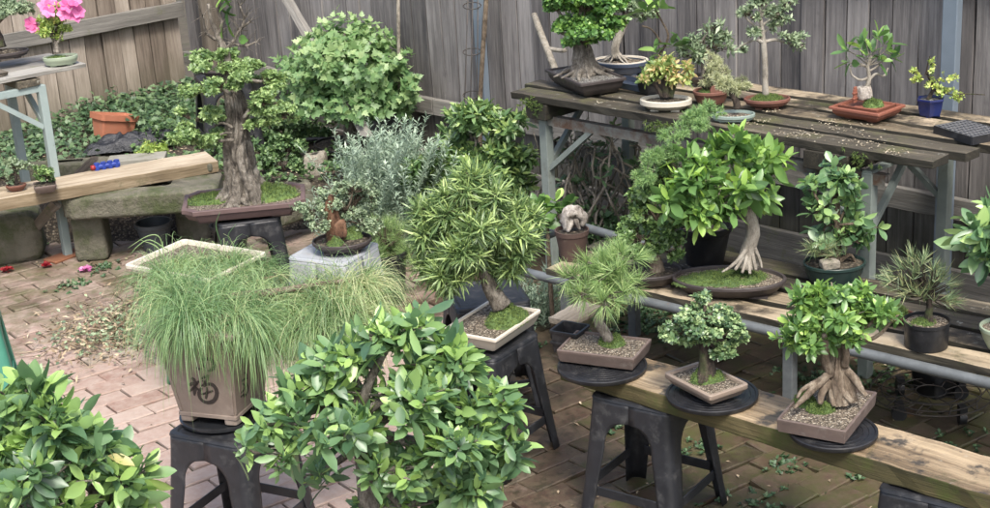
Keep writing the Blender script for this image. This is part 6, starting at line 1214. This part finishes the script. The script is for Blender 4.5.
# black pot pine
c = at(926, 345, BZ); rx = 22.5/PX(c); Y = c[1]; t = thing('young_pine', 'young dark-needled pine in a plain round black plastic pot on the low bench', 'bonsai', c); b = MB()
loft(b, [xf(ring('ell', rx, rx, d, 48), z, c, 0) for d, z in ((-.006, 0), (-.004, .003), (-.003, .082), (.001, .084), (.001, .094), (-.003, .094), (-.005, .08))]); part('pot', b, M['black_plastic'], t, sharp=40); sb = MB(); loft(sb, [xf(ring('ell', rx-.005, rx-.005, -s, 30), .084+.004*s/rx, c, 0) for s in (0, rx*.5, rx*.92)], close0=False, close1=True); part('soil', sb, M['soil'], t); moss(t, c+A(-.01, 0, .084), .05, .045, .012, mat='moss', tuft=600)
tb = MB(); trunk(tb, [(930, 326, 9), (929, 316, 8), (930, 306, 6), (927, 294, 5), (923, 284, 4), (916, 272, 3), (912, 262, 2)], Y, .2); part('trunk', tb, M['trunk_dark'], t)
tips = []; axs = []
for x, y, vx, vz in ((913, 262, -.1, 1), (905, 268, -.5, .7), (922, 262, .3, .9), (895, 280, -.8, .3), (890, 284, -.6, .4), (905, 284, -.2, .8), (936, 280, .4, .8), (948, 290, .8, .5), (942, 298, .7, .3), (930, 290, .1, 1), (918, 292, -.3, .8), (928, 302, 0, .6), (910, 296, -.7, .4), (950, 302, .8, .2), (938, 272, .2, 1), (915, 276, 0, .9)):
    for _ in range(6): tips.append(V(x+rng.normal()*4, y+rng.normal()*4, Y+rng.normal()*.03)); axs.append((vx, rng.normal()*.5, vz))
tips = np.array(tips); lbm = MB(); needles(lbm, tips, np.array(axs, float), 12, .052, .0010, 32, .03, 2); part('foliage', lbm, M['pine_dark'], t); tb = MB(); twigs(tb, np.repeat(V(928, 296, Y)[None], len(tips), 0), tips, .003, .002); part('branches', tb, M['trunk_dark'], t)
# far right ficus
c = at(1006, 350, BZ); rx = 27/PX(c); Y = c[1]; t = thing('broad_leaved_ficus', 'broad-leaved ficus in a sage green pot at the right edge of the photo', 'bonsai', c); p_, s_ = pot(t, 'ell', c, rx, rx*.9, .09, 0, M['pot_sage'], M['soil'], taper=.03, rim=.003)
tb = MB(); trunk(tb, [(1006, 322, 12), (1004, 300, 9), (1008, 270, 8), (1010, 240, 6)], Y, .1); bl = [blob(985, 228, 22, 18, Y), blob(1010, 215, 26, 22, Y), blob(980, 255, 16, 14, Y), blob(1020, 250, 26, 20, Y)]; limbs(tb, V(1008, 265, Y), bl, .008, .005); part('trunk', tb, M['trunk_pale'], t)
P, ax, idx = sample(bl, 90, .8, .45, .4); lbm = MB(); rosettes(lbm, P, ax, 5, .092, .19, 'oval', (45, 95), .03, .25, .15, .35); part('foliage', lbm, M['ficus_blue'], t)

# ================================================================== UNDER THE LOW BENCH
c = at(930, 409, .0); R0 = 60/PX(at(930, 409, .07)); t = thing('wire_plant_caddy', 'round dark wire plant caddy on castors standing on the bricks beneath the low bench', 'plant caddy', c); b = MB(); z = .075
def circ(r, z, a0=0, a1=2*math.pi, n=40): return [c+A(r*math.cos(a), r*math.sin(a), z) for a in np.linspace(a0, a1, n)]
for r in (R0, R0*.82, R0*.52, R0*.25): tube(b, circ(r, z), .0028, 6, 0, per=1, cap=False)
tube(b, circ(R0*.9, z+.035), .0022, 6, 0, per=1, cap=False)
for k in range(12): a_ = k*math.pi/6; tube(b, [c+A(R0*.25*math.cos(a_), R0*.25*math.sin(a_), z), c+A(R0*.6*math.cos(a_+.25), R0*.6*math.sin(a_+.25), z), c+A(R0*math.cos(a_), R0*math.sin(a_), z), c+A(R0*.9*math.cos(a_+.1), R0*.9*math.sin(a_+.1), z+.035)], .0022, 5, 0, per=3)
part('wire_frame', b, M['wire'], t)
for k in range(4):
    a_ = k*math.pi/2+.5; q = c+A(R0*.72*math.cos(a_), R0*.72*math.sin(a_), .028); ax_ = A(math.cos(a_+1), math.sin(a_+1), 0)*.013; b = MB(); tube(b, [q-ax_, q+ax_], .028, 16, 0, per=1); box(b, q+A(0, 0, .034), (.014, 0, 0), (0, .018, 0), (0, 0, .012)); part('castor', b, M['black_plastic'], t, sharp=40)
c = at(936, 392, 0); t = thing('nursery_pot', 'black plastic pot standing on the bricks behind the wire caddy', 'pot', c); b = MB(); loft(b, [xf(ring('rect', .075, .07, d, 48, .015), z, c, .5) for d, z in ((-.012, 0), (-.002, .09), (.003, .092), (.003, .105), (-.004, .105), (-.010, .01))], close1=True); part('shell', b, M['black_plastic'], t, sharp=40)
# dry vine tangle under the high bench
b = MB(); lm_ = MB(); c0 = A(V(600, 200, 6.75)[0], 6.75, 0); tips = []
for k in range(60):
    x0 = rng.uniform(556, 645); Yk = 6.9+rng.uniform(-.2, .25); pts = [V(x0, 268, Yk)*A(1, 1, 0)]; x = x0; 
    for y in (225, 200, 175, 150, 135): x += rng.normal(0, 13); pts.append(V(x, y+rng.normal(0, 8), Yk+rng.normal(0, .08)))
    n = rng.integers(4, 7); pts = pts[:n]; tube(b, pts, [.0058]*(n-1)+[.002], 5, .1, per=3); tips += pts[1:]
solo('dry_vine', b, M['twig_pale'], 'tangle of dry brown vine stems hanging beneath the left half of the high bench', 'vine')
tips = np.array(tips); tips = tips[rng.random(len(tips)) < .5]; P = tips+jit(len(tips), .05); lbm = MB(); rosettes(lbm, P, A(0, 0, 1)+jit(len(P), .5), 4, .040, .28, 'oval', (40, 90), .02)
c = at(600, 262, 0); t = thing('shade_shrub', 'sparse dark leafy shrub growing among the dry vines under the high bench', 'shrub', c); part('foliage', lbm, M['ivy'], t); tb = MB(); tube(tb, [c, V(604, 230, c[1]), V(610, 200, 6.8)], [.01, .008, .004], 6, .1); 
b2 = sample([blob(590, 228, 34, 20, 6.8), blob(625, 235, 24, 20, 6.7)], 170, .9, .1, .3); lb3 = MB(); rosettes(lb3, b2[0], b2[1], 4, .036, .3, 'oval', (40, 90), .02); part('lower_foliage', lb3, M['ivy'], t); part('stem', tb, M['twig'], t)

# ================================================================== FRONT FICUS BUSHES
def front_bush(px, Y, zb, bl, lab, L, n, mat, potlab, thick=.03):
    c = A(V(px, 500, Y)[0], Y, zb); t = thing('ficus_bush', lab, 'bonsai', c); pot(t, 'ell', c, .16, .12, .07, .3, M['pot_brown'], M['soil'], taper=.03)
    P, ax, idx = sample(bl, n, .9, .5, .7, .32, 6); lbm = MB(); rosettes(lbm, P, ax, 7, L, .205, 'oval', (25, 85), .06, .22, .2, .3, jl=.3, tone=rng.normal(.46, .2, len(P))); part('foliage', lbm, mat, t)
    yl = MB(); i_ = rng.integers(0, len(P), 12); leaves(yl, P[i_]-A(0, 0, .02), ax[i_]*A(1, 1, -.3), -ax[i_]*A(0, 0, 1)+A(0, -.5, 1), L*.9, L*.2, 'oval', .3, .3); part('yellowed_leaves', yl, M['golden'], t)
    tb = MB(); root = V(px, 478, Y); root2 = V(px-8, 430, Y); tube(tb, [c+A(0, 0, .05), root, root2, V(px-14, 395, Y)], [thick*1.4, thick, thick*.8, thick*.5], 14, .08); limbs(tb, root2, bl, thick*.5, .007, .05, 8); part('trunk', tb, M['trunk_grey'], t); tb = MB(); twigs(tb, inner(bl, P, idx, .1), P, .0055, .0028); part('branches', tb, M['twig_pale'], t); return t
Y = 3.35
bl = [blob(390, 338, 44, 13, Y), blob(432, 362, 42, 18, Y), blob(345, 362, 44, 17, Y), blob(395, 392, 54, 18, Y, -.05), blob(312, 388, 36, 13, Y), blob(285, 420, 42, 12, Y, -.05), blob(472, 402, 34, 18, Y), blob(345, 424, 40, 14, Y, -.1), blob(440, 436, 50, 22, Y, -.08), blob(496, 448, 32, 16, Y), blob(380, 468, 40, 18, Y, -.08), blob(470, 485, 44, 20, Y), blob(262, 448, 26, 10, Y, -.08), blob(400, 505, 50, 16, Y), blob(320, 470, 24, 10, Y, .1)]
front_bush(368, Y, .4625, bl, 'large glossy ficus bonsai with spreading branches in the centre foreground, its pot below the frame', .056, 520, M['ficus_front'], '')
put_stool(copy_tree(stool0), A(V(368, 500, Y)[0], Y), .3, 'black plastic stool out of view under the large glossy ficus in the foreground')
Y = 3.25
bl = [blob(20, 400, 30, 22, Y), blob(55, 425, 45, 24, Y), blob(15, 440, 40, 28, Y), blob(90, 450, 40, 24, Y), blob(50, 475, 60, 26, Y, -.08), blob(110, 480, 34, 20, Y), blob(30, 510, 60, 26, Y, -.06), blob(-25, 430, 30, 40, Y), blob(110, 510, 36, 18, Y)]
front_bush(30, Y, .4625, bl, 'glossy ficus filling the lower left corner, its pot below the frame', .070, 330, M['ficus_front'], '')
put_stool(copy_tree(stool0), A(V(30, 500, Y)[0], Y), .1, 'black plastic stool out of view under the ficus in the lower left corner')
